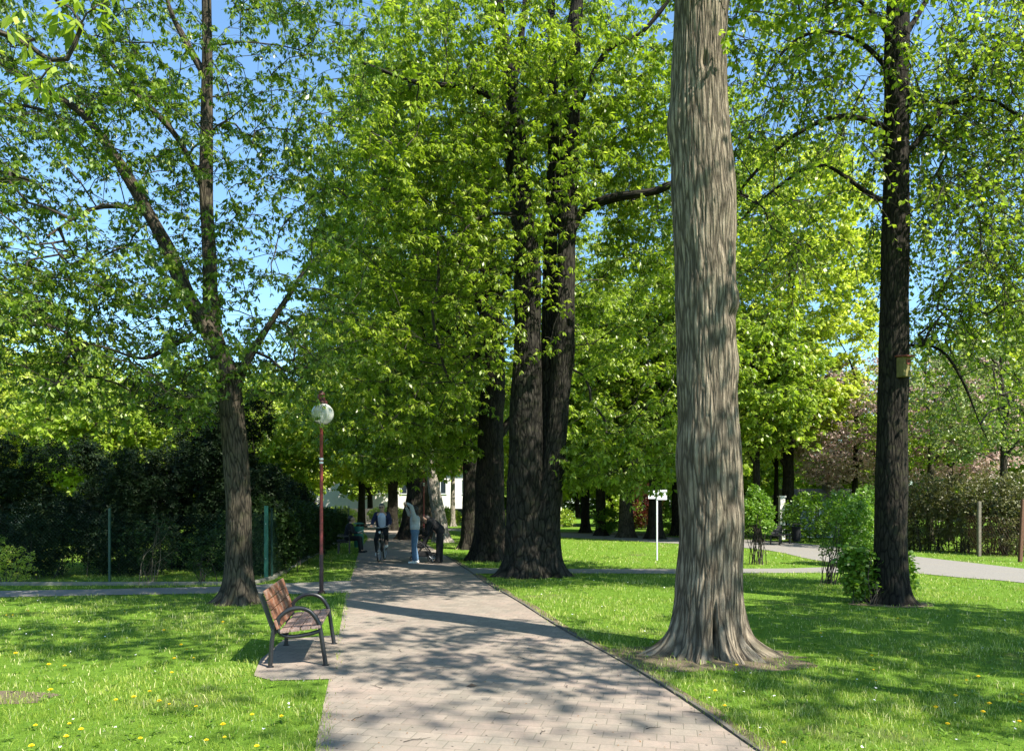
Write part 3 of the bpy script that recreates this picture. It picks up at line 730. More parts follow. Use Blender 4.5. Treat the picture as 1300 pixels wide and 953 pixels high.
T.stem([(TBX, TBY, -.12), (TBX, TBY, .5), cx(903, 660), cx(901, 600), cx(898, 450), cx(894, 300), cx(890, 150), cx(890, 0), (2.35, TBY, 9.5), (2.5, TBY + .1, 12.5)],
       [.42, .40, .37, .35, .34, .345, .315, .28, .23, .12], seg=300, step=.013,
       flare=(.17, .15, [(ang(-172), .22, 2.1), (ang(-138), .13, .8), (ang(-112), .17, 1.25), (ang(-72), .15, 1.0), (ang(-48), .10, 1.3), (ang(-14), .19, 2.2), (ang(35), .3, 1.0), (ang(95), .3, 1.1), (ang(150), .3, 1.0)]),
       bark=.013, lump=.036, extra=knots, grow_from=.72)
for k, (az, L_, z0) in enumerate(((200, 3.2, 8.4), (300, 3.4, 8.9), (20, 3.0, 9.3), (110, 3.2, 9.0), (250, 3.0, 10.2), (340, 2.6, 10.8))):
    a = ang(az); p = np.array([2.33, TBY, z0])
    T.stem([p, p + [.5 * math.cos(a) * L_, .5 * math.sin(a) * L_, .9], p + [math.cos(a) * L_, math.sin(a) * L_, 1.5]], [.11, .07, .03], seg=10, step=.2, grow_from=.15)
eB = T.grow([((2.2, 9.4, 12.4), (4.3, 4.0, 2.9)), ((0.2, 5.6, 9.6), (2.4, 1.9, 1.1), 1.3), ((1.2, 4.3, 9.6), (2.1, 1.3, 1.0), 1.1), ((4.2, 11.0, 10.0), (2.2, 2.4, 1.6), 1.3)], 820, zmin=8.0)
eS = T.grow(None, 0, pts=np.array([cx(905, 85), cx(878, 12), cx(925, 20)]) + np.array([[.02, -.42, .1], [-.1, -.42, .1], [.35, -.3, .2]]), zmin=1)
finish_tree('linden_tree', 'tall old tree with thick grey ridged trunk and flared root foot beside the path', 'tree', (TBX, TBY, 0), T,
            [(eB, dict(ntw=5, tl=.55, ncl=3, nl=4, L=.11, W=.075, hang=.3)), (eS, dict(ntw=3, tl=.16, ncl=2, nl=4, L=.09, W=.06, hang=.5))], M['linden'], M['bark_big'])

# -- left tree, forked
YL = yof(765); T = Tree(202); q = lambda px, py, dy=0: Q(px, py, YL + dy)
bx, by, _ = P(303, 765)
T.stem([(bx, by, -.1), q(303, 700), q(303, 640), q(298, 570), q(293, 510), q(285, 460)], [.25, .215, .205, .20, .19, .18], seg=110, step=.03,
       flare=(.15, .16, [(ang(190), .3, 1.5), (ang(250), .3, 1), (ang(-60), .3, 1), (ang(-5), .3, 1.5), (ang(80), .5, 1)]), bark=.010, lump=.02, node=False)
T.stem([q(289, 480), q(270, 430), q(238, 375), q(215, 320), q(185, 265), q(150, 205), q(105, 145), q(60, 118), q(0, 80), q(-80, 30)], [.19, .16, .14, .125, .11, .09, .07, .055, .04, .02], seg=22, step=.08, lump=.012, bark=.004, grow_from=.25)
T.stem([q(278, 450), q(268, 400, .1), q(266, 330, .15), q(262, 260, .15), q(262, 180, .2), q(263, 80, .2), q(262, 0, .2), q(262, -120, .2)], [.16, .135, .125, .12, .11, .095, .08, .04], seg=22, step=.08, lump=.012, bark=.004, grow_from=.3)
T.stem([q(300, 495), q(312, 462), q(340, 415), q(362, 382), q(385, 345, .3)], [.075, .065, .055, .045, .02], seg=12, step=.1, grow_from=.3)
T.stem([q(258, 240, .15), q(225, 175, -.1), q(175, 120, -.3), q(110, 45, -.5), q(70, 0, -.6)], [.06, .05, .045, .03, .015], seg=10, step=.12, grow_from=.15)
T.stem([q(262, 100, .2), q(240, 60, .4), q(215, 10, .5), q(200, -60, .6)], [.07, .055, .045, .02], seg=10, step=.12, grow_from=.15)
T.stem([q(190, 268), q(150, 262, -.5), q(110, 268, -1.1), q(60, 300, -1.7)], [.055, .045, .03, .015], seg=10, step=.12, grow_from=.2)
T.stem([q(245, 425), q(215, 440, -.4), q(180, 455, -.9), q(130, 440, -1.2), q(70, 430, -1.4)], [.04, .04, .03, .02, .012], seg=8, step=.12, grow_from=.2)
eL = T.grow(None, 0, pts=np.array([Q(392, 508, 12.9), Q(383, 525, 12.9), Q(398, 535, 12.9), Q(372, 500, 12.9), Q(385, 480, 13), Q(360, 470, 13)]), zmin=1, rise=.1)
e1 = T.grow([((-7.9, 13.0, 7.0), (3.2, 2.8, 3.6), 1.0), ((-5.2, 13.2, 9.6), (2.9, 2.6, 3.0), .8), ((-3.6, 13.6, 6.0), (1.3, 1.6, 2.2), .9), ((-6.2, 12.8, 4.6), (3.4, 2.2, 1.5), 1.5), ((-9.6, 13, 5.6), (2.4, 2.2, 2.6), 1.0), ((-9.4, 13.2, 9.8), (2.8, 2.4, 2.4), 1.0), ((-4.1, 13.6, 9.6), (1.5, 1.6, 2.6), .9)], 1260, zmin=3.0, rise=.12)
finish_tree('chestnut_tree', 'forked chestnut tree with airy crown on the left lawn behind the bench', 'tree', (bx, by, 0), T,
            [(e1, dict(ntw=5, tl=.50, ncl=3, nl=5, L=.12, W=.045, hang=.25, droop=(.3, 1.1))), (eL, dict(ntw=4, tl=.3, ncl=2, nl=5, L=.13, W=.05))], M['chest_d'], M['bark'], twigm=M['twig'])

# -- central multi-stemmed chestnut
Y2 = yof(731); T = Tree(303); q = lambda px, py, dy=0: Q(px, py, Y2 + dy)
bx, by, _ = P(676, 731)
T.stem([(bx - .12, by, -.1), q(668, 660), q(668, 590), q(668, 500), q(670, 400), q(668, 320), q(662, 230), q(655, 150), q(640, 60), q(625, -60), q(615, -170)], [.50, .44, .40, .37, .32, .27, .22, .17, .13, .09, .05], seg=120, step=.05,
       flare=(.24, .2, [(ang(190), .3, 1.6), (ang(230), .22, 1), (ang(-100), .18, 1.0), (ang(-70), .2, .9), (ang(150), .4, 1), (ang(80), .4, 1)]), bark=.02, lump=.05, grow_from=.40)
T.stem([(bx + .28, by + .05, -.1), q(692, 660), q(700, 610), q(708, 540), q(714, 440), q(718, 340), q(722, 240), q(724, 140), q(730, 40), q(738, -60), q(745, -170)], [.42, .36, .31, .27, .25, .24, .22, .2, .17, .12, .06], seg=96, step=.05,
       flare=(.17, .2, [(ang(-10), .3, 1.8), (ang(-50), .22, 1.2), (ang(-90), .2, .9), (ang(60), .4, 1)]), bark=.02, lump=.04, grow_from=.30)
T.stem([q(690, 600, .25), q(697, 480, .35), q(697, 380, .45), q(700, 280, .5), q(703, 160, .5), q(700, 40, .5), q(698, -100, .6)], [.24, .2, .18, .17, .14, .11, .05], seg=32, step=.07, bark=.008, lump=.02, grow_from=.35)
T.stem([q(662, 300), q(650, 215, .4), q(645, 140, .6), q(660, 60, .8), q(670, -40, 1)], [.2, .16, .12, .09, .05], seg=24, step=.08, bark=.006, lump=.02, grow_from=.2)
T.stem([q(722, 300), q(738, 270), q(758, 258, -.2), q(785, 250, -.4), q(830, 243, -.6), q(855, 234, -.7), q(905, 228, -.8), q(950, 250, -.6)], [.13, .125, .115, .11, .10, .095, .06, .03], seg=20, step=.08, bark=.004, lump=.02, grow_from=.2)
T.stem([q(722, 150), q(737, 128, -.2), q(752, 95, -.4), q(775, 60, -.5), q(810, 45, -.6), q(838, 15, -.7), q(870, -30, -.8)], [.08, .07, .065, .06, .05, .04, .02], seg=14, step=.1, grow_from=.2)
T.stem([q(640, 130), q(590, 110, -.6), q(530, 105, -1), q(460, 80, -1.2)], [.09, .07, .05, .025], seg=12, step=.1, grow_from=.2)
e2 = T.grow([((-2.7, 18.6, 10.2), (2.6, 2.8, 3.6), 1.2), ((-3.4, 18.6, 5.2), (1.9, 2.0, 2.4), 1.6), ((3.6, 19.0, 6.2), (2.0, 2.2, 4.2), 1.0), ((3.8, 19, 10.5), (2.4, 2.2, 2.8), 1.2), ((.4, 19.4, 13.0), (4.8, 3.2, 3.6), 1.1)], 1050, zmin=2.2, rise=.1)
eF = T.grow([((.4, 17.2, 10.5), (1.9, .6, 3.4)), ((-1.0, 17.8, 6.5), (.8, .5, 3.0), 1.6), ((-.1, 17.3, 7.2), (1.4, .45, 2.6), 1.3)], 380, zmin=3.4, rise=.1)
eG = T.grow([((2.6, 17.9, 2.9), (1.7, .8, .9))], 70, zmin=1.7, rise=.15)
finish_tree('chestnut_tree', 'large chestnut tree with several stems from one fluted foot at the path edge', 'tree', (bx, by, 0), T,
            [(e2, dict(ntw=6, tl=.55, ncl=3, nl=5, L=.17, W=.062, hang=.25, tr=.004)), (eF, dict(ntw=3, tl=.4, ncl=2, nl=5, L=.15, W=.055)), (eG, dict(ntw=5, tl=.45, ncl=3, nl=5, L=.17, W=.062, hang=.3))],
            M['chest'], M['bark_mid'])

# -- the next trees of the row
def row_tree(name, label, px, py, w_px, path_px, ells, n, leafm, barkm, seed, fol, lean_top=None, flare=1.0, zmin=2.3, group=None, forks=True):
    Y = yof(py); T = Tree(seed); bx, by, _ = P(px, py); r = w_px / F * Y / 2
    pts = [(bx, by, -.1)] + [Q(a, b, Y) for a, b in path_px]
    rad = [r * 1.05] + list(np.linspace(r, r * .35, len(path_px)))
    T.stem(pts, rad, seg=64, step=.1, flare=(r * .55, .35 * max(r / .4, .6), [(ang(a), .3, 1.1) for a in (185, 235, 290, 345, 60, 120)]), bark=r * .035, lump=r * .1, grow_from=.35)
    top = np.array(pts[-1]); 
    if forks:
        for k in range(5):
            a = ang(72 * k + seed * 17); z0 = 3.5 + k * 1.1; c = np.array([np.interp(z0, [p[2] for p in pts], [p[0] for p in pts]), by, z0])
            T.stem([c, c + [1.0 * math.cos(a), 1.0 * math.sin(a), 1.2], c + [2.4 * math.cos(a), 2.4 * math.sin(a), 2.2]], [r * .4, r * .25, r * .1], seg=10, step=.25, grow_from=.3)
    e = T.grow(ells, n, zmin=zmin, rise=.1, step=.5)
    return finish_tree(name, label, 'tree', (bx, by, 0), T, [(e, fol)], leafm, barkm, group)
FOLM = dict(ntw=6, tl=.6, ncl=3, nl=5, L=.19, W=.072, hang=.25, tr=.005)
FOLF = dict(ntw=6, tl=.75, ncl=3, nl=4, L=.27, W=.13, hang=.2, tr=.006)
row_tree('chestnut_tree', 'second chestnut of the row, dark trunk just beyond the multi-stemmed tree', 622, 711, 36,
         [(622, 650), (622, 560), (626, 470), (624, 380), (615, 300), (608, 200), (605, 80)],
         [((-3.1, 24.0, 8.6), (3.6, 3.4, 6.0), 1.2), ((-3.4, 23.8, 4.4), (2.9, 2.4, 1.7), 1.5), ((.5, 25.0, 12.5), (4.0, 3.2, 5.0), .6), ((-1.6, 23.8, 14.0), (4.2, 3.2, 3.6), 1.0)], 1250, M['chest'], M['bark_dark'], 404, FOLM, flare=1.2)
row_tree('chestnut_tree', 'third chestnut of the row, its foot catching the sun', 598, 697, 22,
         [(598, 650), (597, 580), (595, 480), (592, 380), (590, 250)],
         [((-4.6, 29.8, 9.0), (4.0, 3.2, 6.2), 1.0), ((-4.4, 29.8, 4.3), (3.6, 2.4, 1.4), 1.4), ((1.5, 30.5, 9.5), (3.4, 3, 5.5), .7)], 900, M['chest'], M['bark_dark'], 505, FOLM)
row_tree('old_tree', 'very broad dark trunk behind the standing people', 531, 684, 34,
         [(531, 650), (532, 600), (532, 520), (530, 420), (528, 300)],
         [((-5.2, 38.5, 9.5), (4.6, 3.6, 6.6), 1.0), ((-5.2, 38, 4.6), (4.2, 2.6, 1.5), 1.2)], 700, M['chest'], M['bark_dark'], 606, FOLF)
row_tree('leaning_tree', 'pale sunlit trunk leaning left beside the broad dark trunk', 562, 688, 17,
         [(558, 660), (551, 620), (545, 580), (540, 500), (538, 420)],
         [((-4.2, 35.5, 9.6), (2.2, 2.2, 3.2), 1.0)], 150, M['chest'], M['bark_pale'], 607, FOLF, forks=False)

# -- trees in the middle distance, each set by hand
def mid_tree(label, px, py, w, lean, crown_r, z0, z1, n, leafm, barkm, seed, name='broadleaf_tree', fol=None, group=None):
    Y = yof(py); k = lambda z: HY - (z - H0) * F / Y
    pp = [(px + lean * t, k(z0 * 1.0 + (z1 - z0) * t * .8) if t > 0 else k(1.2)) for t in (0, .2, .5, .8)]
    pp = [(px + lean * .05, k(1.5))] + pp[1:]
    bx = (px + lean * .6 - CX) / F * Y; zc = (z0 + z1) / 2
    return row_tree(name, label, px, py, w, pp, [((bx, Y + .5, zc), (crown_r, crown_r, (z1 - z0) / 2), 1.0), ((bx, Y + .5, z0 + 1.6), (crown_r * .8, crown_r * .8, 1.6), 1.2)], n, leafm, barkm, seed, fol or FOLF, zmin=z0, group=group)
mid_tree('slender dark trunk behind and left of the cyclist', 498, 673, 13, 8, 4.2, 3.2, 14, 420, M['linden'], M['bark_dark'], 701)
mid_tree('narrow straight trunk at the far left end of the path', 459, 669, 9, 0, 4.6, 3.6, 13, 380, M['golden'], M['bark_dark'], 702)
mid_tree('thin pale trunk standing before the far white house', 575, 668, 6, -2, 3.8, 4.4, 13, 260, M['linden'], M['bark_pale'], 703)
mid_tree('dark straight trunk right of the multi-stemmed tree', 743, 676, 11, 2, 4.8, 3.0, 15, 420, M['linden'], M['bark_dark'], 704)
mid_tree('pale trunk seen between the multi-stemmed tree and the lawn', 710, 668, 8, 4, 4.6, 4.0, 15, 300, M['linden'], M['bark_pale'], 705)
mid_tree('dark trunk with leafy sprouts round its foot', 763, 680, 12, -2, 4.2, 3.0, 13, 420, M['linden'], M['bark_dark'], 706)
mid_tree('trunk with wide sunlit root flare beyond the right lawn', 795, 682, 17, 3, 4.6, 3.0, 15, 480, M['chest'], M['bark'], 707, name='chestnut_tree')
mid_tree('dark flared trunk just left of the signpost', 831, 684, 17, 12, 4.6, 3.4, 15, 480, M['chest'], M['bark_dark'], 708, name='chestnut_tree')
mid_tree('dark trunk peeping out left of the big grey trunk', 858, 680, 11, 2, 4.4, 3.4, 14, 420, M['linden'], M['bark_dark'], 709)
mid_tree('tall golden green tree in full sun beyond the curved path', 1000, 684, 15, 6, 4.9, 5.0, 20.5, 1000, M['golden'], M['bark_dark'], 710, name='golden_tree')
mid_tree('green tree with dark slanting stems behind the round shrub', 962, 688, 9, -14, 3.6, 4.0, 11, 420, M['linden'], M['bark_dark'], 711)
mid_tree('thin dark trunk just left of the far bench', 985, 682, 6, 6, 2.8, 4.2, 10, 240, M['golden'], M['bark_dark'], 712)
mid_tree('sunlit yellow green tree behind the lamp post', 385, 673, 9, 0, 4.6, 3.0, 11.5, 420, M['golden'], M['bark_dark'], 713)
mid_tree('bright green tree behind the evergreens at the left edge', 60, 680, 12, 0, 4.8, 3.2, 9.5, 420, M['linden'], M['bark_dark'], 714)
mid_tree('yellow green tree rising behind the evergreens', 185, 682, 9, -6, 3.8, 3.2, 8.2, 360, M['golden'], M['bark_dark'], 715)
mid_tree('pale green tree in full sun at the far left edge', -60, 690, 10, 0, 4.6, 2.2, 9.0, 420, M['golden'], M['bark_dark'], 730)
mid_tree('light green tree rising above the second yew', 120, 692, 8, 3, 3.4, 2.6, 7.4, 340, M['linden'], M['bark_dark'], 731)
mid_tree('mid green tree filling behind the hedge blocks', 320, 684, 8, 3, 4.2, 2.6, 9.0, 380, M['linden'], M['bark_dark'], 732)
mid_tree('pinkish bronze tree left of the trunk with the nest box', 1085, 684, 8, 4, 3.9, 2.6, 9.4, 640, M['pink'], M['bark_dark'], 716, name='blossom_tree', fol=dict(ntw=6, tl=.5, ncl=3, nl=3, L=.13, W=.08, hang=.15))
mid_tree('pinkish bronze tree right of the trunk with the nest box', 1205, 686, 8, 4, 3.6, 2.6, 9.0, 600, M['pink'], M['bark_dark'], 717, name='blossom_tree', fol=dict(ntw=6, tl=.5, ncl=3, nl=3, L=.13, W=.08, hang=.15))
mid_tree('pale green airy tree above the thicket at the right edge', 1275, 699, 9, -6, 3.2, 3.4, 9.5, 420, M['pale'], M['bark'], 718, fol=dict(ntw=5, tl=.5, ncl=3, nl=3, L=.12, W=.085, hang=.3))
mid_tree('light green tree between the nest box trunk and the right edge', 1180, 690, 8, 10, 3.4, 3.4, 8.5, 320, M['linden'], M['bark'], 719, fol=dict(ntw=5, tl=.5, ncl=3, nl=3, L=.13, W=.09, hang=.3))

# -- right tree with pendulous twigs
YR = yof(765); T = Tree(808); q = lambda px, py, dy=0: Q(px, py, YR + dy)
bx, by, _ = P(1131, 765)
T.stem([(bx, by, -.1), q(1131, 700), q(1132, 600), q(1134, 480), q(1136, 340), q(1138, 200), q(1138, 80), q(1140, -20), q(1140, -150)], [.285, .27, .255, .24, .225, .205, .19, .16, .1], seg=110, step=.03,
       flare=(.13, .14, [(ang(190), .3, 1.5), (ang(260), .3, 1), (ang(-50), .3, 1.2), (ang(0), .3, 1.3), (ang(90), .5, 1)]), bark=.012, lump=.022, grow_from=.62)
for pts, rr in (([q(1135, 165), q(1112, 157), q(1085, 149), q(1058, 149), q(1030, 160), q(1000, 178), q(975, 202), q(945, 235), q(930, 262)], .055),
                ([q(1135, 262), q(1105, 247), q(1075, 226), q(1050, 211), q(1022, 214), q(995, 232), q(962, 258), q(945, 275)], .045),
                ([q(1138, 205), q(1165, 180), q(1195, 140, .2), q(1230, 125, .3), q(1265, 130, .4), q(1310, 160, .5)], .06),
                ([q(1146, 440), q(1160, 438), q(1185, 440), q(1205, 455, -.1), q(1225, 490, -.1), q(1245, 540, -.2), q(1255, 560, -.2)], .032),
                ([q(1140, 60), q(1165, 20, .2), q(1185, -10, .4), q(1225, -30, .8)], .06),
                ([q(1138, 120), q(1120, 80, .2), q(1085, 50, .4), q(1040, 40, .6), q(1000, 60, .8), q(965, 110, .9)], .05),
                ([q(1138, 60), q(1110, 20, -.3), q(1070, -10, -.6), q(1010, 0, -.9)], .05)):
    T.stem(pts, list(np.linspace(rr, rr * .35, len(pts))), seg=12, step=.1, lump=.01, grow_from=.15)
e1 = T.grow([((5.0, 13.4, 7.8), (1.8, 1.6, 2.0), 1.0), ((8.6, 13.6, 7.4), (2.1, 1.9, 2.8), 1.1), ((6.7, 13.4, 10.6), (3.6, 2.6, 1.9), .8), ((8.9, 13.4, 4.9), (1.7, 1.5, 1.5), .9), ((4.6, 13.2, 5.6), (1.0, .9, 1.2), .6), ((9.6, 13.6, 8.6), (2.0, 2.0, 2.6), 1)], 800, zmin=3.2, rise=.28)
finish_tree('drooping_tree', 'tall tree with dark trunk, drooping twigs and a nest box on the right lawn', 'tree', (bx, by, 0), T,
            [(e1, dict(ntw=4, tl=1.15, ncl=6, nl=2, L=.095, W=.07, hang=1.9, flat=.5, tr=.005))], M['linden'], M['bark_dark'])

# -- trees just outside the frame whose shade and sprays reach in
T = Tree(909); T.stem([(-7.6, 3.6, -.1), (-7.5, 3.6, 1.5), (-7.3, 3.7, 3.5), (-6.9, 3.8, 6.0)], [.25, .22, .2, .1], seg=20, step=.2, flare=(.12, .2, [(0, .4, 1), (2, .4, 1), (4, .4, 1)]), grow_from=.5)
T.stem([(-7.3, 3.7, 3.6), (-6.0, 4.2, 4.6), (-4.6, 4.6, 4.95), (-3.3, 4.7, 4.75), Q(75, 80, 4.7), Q(105, 30, 4.7)], [.07, .05, .03, .015, .008, .005], seg=9, step=.12, grow_from=.7)
T.stem([(-7.0, 3.7, 5.4), (-5.6, 4.2, 5.6), (-4.2, 4.6, 5.6), Q(60, -30, 4.7)], [.05, .04, .02, .006], seg=9, step=.12, grow_from=.7)
eA = T.grow([((-8.5, 3.5, 7.0), (1.6, 1.8, 1.4))], 60, zmin=3)
eS = T.grow(None, 0, pts=np.array([Q(28, 62, 4.7), Q(66, 82, 4.65), Q(52, 100, 4.7), Q(98, 22, 4.7), Q(118, 12, 4.65), Q(80, 5, 4.7), Q(15, 60, 4.7), Q(130, 5, 4.7), Q(45, 50, 4.75)]), zmin=1, step=.1)
finish_tree('chestnut_tree', 'chestnut spray of large sunlit leaves reaching in at the top left corner', 'tree', (-7.6, 3.6, 0), T,
            [(eA, dict(ntw=4, tl=.5, ncl=3, nl=5, L=.14, W=.05)), (eS, dict(ntw=2, tl=.10, ncl=1, nl=5, L=.15, W=.045, hang=.4, droop=(.5, 1.2), tr=.003))], M['linden'], M['bark'])
T = Tree(910); T.stem([(8.8, 2.6, -.1), (8.7, 2.7, 2), (8.6, 2.8, 5), (8.4, 2.9, 9)], [.3, .26, .22, .1], seg=20, step=.2, grow_from=.5)
eA = T.grow([((5.2, 3.7, 9.3), (2.9, 1.6, 1.3)), ((9.6, 2.6, 10), (2.2, 2.4, 2.0)), ((5.4, 5.8, 9.2), (1.9, 1.1, 1.2), .6)], 205, zmin=6.6)
finish_tree('linden_tree', 'linden just outside the frame on the right, shading the near path', 'tree', (8.8, 2.6, 0), T, [(eA, dict(ntw=5, tl=.55, ncl=3, nl=4, L=.11, W=.075))], M['linden'], M['bark'])
T = Tree(911); T.stem([(13.4, 5.6, -.1), (13.3, 5.7, 2), (13.2, 5.8, 5), (13.0, 5.9, 9)], [.3, .26, .22, .1], seg=20, step=.2, grow_from=.4)
eA = T.grow([((11.6, 6.0, 8.4), (3.4, 2.8, 2.8))], 560, zmin=4.4)
finish_tree('linden_tree', 'linden outside the frame on the right, shading the right lawn', 'tree', (13.4, 5.6, 0), T, [(eA, dict(ntw=5, tl=.6, ncl=3, nl=4, L=.12, W=.085))], M['linden'], M['bark'])

T = Tree(912); T.stem([(13.4, -5.6, -.1), (13.2, -5.5, 4), (12.8, -5.2, 9), (12.0, -4.5, 14)], [.36, .32, .26, .1], seg=16, step=.4, grow_from=.5)
eA = T.grow([((10.6, -3.2, 15.5), (3.8, 3.0, 2.2))], 34, zmin=8, step=.6)
finish_tree('linden_tree', 'tall linden behind the viewer casting soft shade on the near paving', 'tree', (13.4, -5.6, 0), T, [(eA, dict(ntw=5, tl=.7, ncl=3, nl=4, L=.13, W=.09))], M['linden'], M['bark'])
# -- far backdrop of trees, copies of three builds
def far_proto(seed, leafm, label):
    T = Tree(seed); T.stem([(0, 0, -.1), (.1, 0, 2), (0, .1, 6), (.2, 0, 10)], [.32, .26, .2, .08], seg=16, step=.4, grow_from=.3)
    for k in range(5):
        a = k * 1.3 + seed; T.stem([(0, 0, 3 + k), (1.3 * math.cos(a), 1.3 * math.sin(a), 4.3 + k), (3 * math.cos(a), 3 * math.sin(a), 5.3 + k)], [.12, .08, .04], seg=8, step=.4, grow_from=.3)
    e = T.grow([((0, 0, 8), (4.6, 4.6, 5.6), 1.2), ((0, 0, 4.4), (4.2, 4.2, 2.0), 1.0)], 330, zmin=1.6, step=.8)
    return finish_tree('broadleaf_tree', label, 'tree', (0, 0, 0), T, [(e, dict(ntw=6, tl=.95, ncl=3, nl=4, L=.36, W=.21, hang=.2, tr=.008))], leafm, M['bark_dark'], group='far trees closing the view')
FL = {'linden': 'mid green tree in the far belt of trees closing the view', 'golden': 'yellow green tree in the far belt of trees closing the view', 'chest': 'dark green tree in the far belt of trees closing the view'}
protos = {k: far_proto(920 + i, M[k], FL[k]) for i, k in enumerate(FL)}
first = dict.fromkeys(FL, True); RR = random.Random(5)
spots = []
for i, x in enumerate(np.linspace(-62, 66, 25)):
    spots.append((x + RR.uniform(-1.5, 1.5), 92 + RR.uniform(-5, 8), RR.uniform(1.0, 1.5), i))
for i, (x, y) in enumerate(((-40, 48), (-33, 56), (-27, 62), (-20, 66), (-30, 44), (8, 60), (14, 58), (20, 64), (3, 66), (26, 58), (34, 50), (40, 44), (30, 42), (36, 34), (-36, 34), (-14, 73), (46, 52), (-48, 56))):
    spots.append((x, y, RR.uniform(.85, 1.15), i + 1))
for (x, y, s_, i) in spots:
    k = ('linden', 'golden', 'chest', 'linden')[i % 4]
    if first[k]:
        first[k] = False; p = protos[k]; p.location = (x, y, 0); p.rotation_euler.z = RR.uniform(0, 6); p.scale = (s_,) * 3
    else: copy_thing(protos[k], (x, y, 0), RR.uniform(0, 6), s_)

# ------------------------------------------------------------------ shrubs and hedges
def ragged(cx_, cy_, w_, h_, seed, k=12, d=1.1):
    g_ = random.Random(seed); e = [((cx_, cy_, h_ * .36), (w_ * .8, d * .8, h_ * .42), 1.0)]
    for i in range(k):
        z = h_ * (.25 + .72 * (i + g_.random()) / k); wr = w_ * (1.02 - .62 * (z / h_) ** 1.6)
        rr = g_.uniform(.20, .42) * (w_ ** .5); e.append(((cx_ + g_.uniform(-1, 1) * wr, cy_ + g_.uniform(-.7, .4) * d, z), (rr * 1.15, rr, rr * g_.uniform(.8, 1.7)), 1.3))
    return e
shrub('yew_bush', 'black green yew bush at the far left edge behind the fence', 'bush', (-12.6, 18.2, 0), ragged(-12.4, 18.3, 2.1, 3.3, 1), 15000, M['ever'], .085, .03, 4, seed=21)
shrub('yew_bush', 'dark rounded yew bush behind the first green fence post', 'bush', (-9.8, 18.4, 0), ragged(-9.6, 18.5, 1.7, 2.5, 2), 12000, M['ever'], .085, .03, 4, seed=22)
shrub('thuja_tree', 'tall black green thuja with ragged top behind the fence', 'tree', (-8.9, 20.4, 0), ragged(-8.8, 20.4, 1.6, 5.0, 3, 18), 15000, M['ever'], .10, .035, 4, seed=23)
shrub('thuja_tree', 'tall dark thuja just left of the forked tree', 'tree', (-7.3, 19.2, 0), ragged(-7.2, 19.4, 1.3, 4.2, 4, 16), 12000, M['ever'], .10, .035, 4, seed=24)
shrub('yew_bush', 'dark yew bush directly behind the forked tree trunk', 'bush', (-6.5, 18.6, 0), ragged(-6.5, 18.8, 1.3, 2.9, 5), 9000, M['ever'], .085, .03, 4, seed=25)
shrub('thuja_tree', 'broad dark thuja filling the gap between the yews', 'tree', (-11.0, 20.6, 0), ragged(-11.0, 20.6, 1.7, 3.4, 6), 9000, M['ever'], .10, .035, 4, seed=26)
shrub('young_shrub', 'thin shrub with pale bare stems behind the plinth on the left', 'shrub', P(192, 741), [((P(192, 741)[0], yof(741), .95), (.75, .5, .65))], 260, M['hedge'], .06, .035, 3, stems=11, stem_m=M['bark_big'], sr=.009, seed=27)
shrub('young_shrub', 'thin dark green shrub in the shade left of the forked tree', 'shrub', P(262, 741), [((P(262, 741)[0], yof(741), .75), (.6, .4, .55))], 420, M['hedge'], .06, .035, 3, stems=9, sr=.01, seed=28)
shrub('young_shrub', 'small yellowish shrub low at the left edge of the lawn', 'shrub', P(6, 742), [((P(6, 742)[0], yof(740), .45), (.55, .35, .5))], 420, M['golden'], .05, .035, 3, stems=7, sr=.008, seed=29)
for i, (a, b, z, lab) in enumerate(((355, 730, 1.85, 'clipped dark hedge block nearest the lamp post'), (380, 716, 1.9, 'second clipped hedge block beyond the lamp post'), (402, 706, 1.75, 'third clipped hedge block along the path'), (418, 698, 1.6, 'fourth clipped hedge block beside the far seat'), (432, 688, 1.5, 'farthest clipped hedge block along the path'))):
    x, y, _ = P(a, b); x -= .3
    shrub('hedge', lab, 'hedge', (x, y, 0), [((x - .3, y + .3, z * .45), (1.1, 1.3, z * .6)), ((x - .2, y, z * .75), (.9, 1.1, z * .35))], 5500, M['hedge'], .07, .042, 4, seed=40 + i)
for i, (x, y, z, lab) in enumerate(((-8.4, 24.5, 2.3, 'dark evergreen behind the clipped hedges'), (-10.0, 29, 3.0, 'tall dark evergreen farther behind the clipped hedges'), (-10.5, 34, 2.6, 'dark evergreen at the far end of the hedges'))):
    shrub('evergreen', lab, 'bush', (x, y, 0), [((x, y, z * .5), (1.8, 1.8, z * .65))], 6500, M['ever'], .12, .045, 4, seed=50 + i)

bx, by, _ = P(1110, 766)
shrub('lilac_bush', 'low bright green bush hugging the foot of the nest box tree', 'bush', (bx - .12, by - .1, 0), [((P(1095, 764)[0], 13.3, .48), (.42, .34, .55)), ((P(1085, 764)[0], 13.45, .7), (.3, .3, .4)), ((P(1152, 764)[0], 13.5, .45), (.25, .3, .5))], 900, M['bush'], .10, .07, 3, stems=14, seed=61, sr=.008)
bx, by, _ = P(1052, 741)
shrub('lilac_bush', 'light green leggy shrub left of the nest box tree', 'shrub', (bx, by, 0), ragged(bx + .35, by, .5, 2.05, 11, 12, .5)[1:], 1500, M['bush'], .065, .042, 3, stems=24, seed=62, sr=.010)
bx, by, _ = P(962, 716)
shrub('lilac_bush', 'round topped green shrub on bare stems right of the big trunk', 'shrub', (bx, by, 0), [((bx, by, 1.6), (.5, .5, .5))] + ragged(bx - .1, by, .5, 2.3, 12, 12, .6)[4:], 2300, M['bush'], .075, .05, 3, stems=20, seed=63, sr=.013)
bx, by, _ = P(1100, 718)
shrub('hedge', 'dense green bush behind the nest box trunk', 'bush', (bx, by, 0), ragged(bx - .2, by, 1.0, 2.2, 13, 14, .9), 3600, M['bush'], .075, .045, 4, seed=64)
bx, by, _ = P(770, 680)
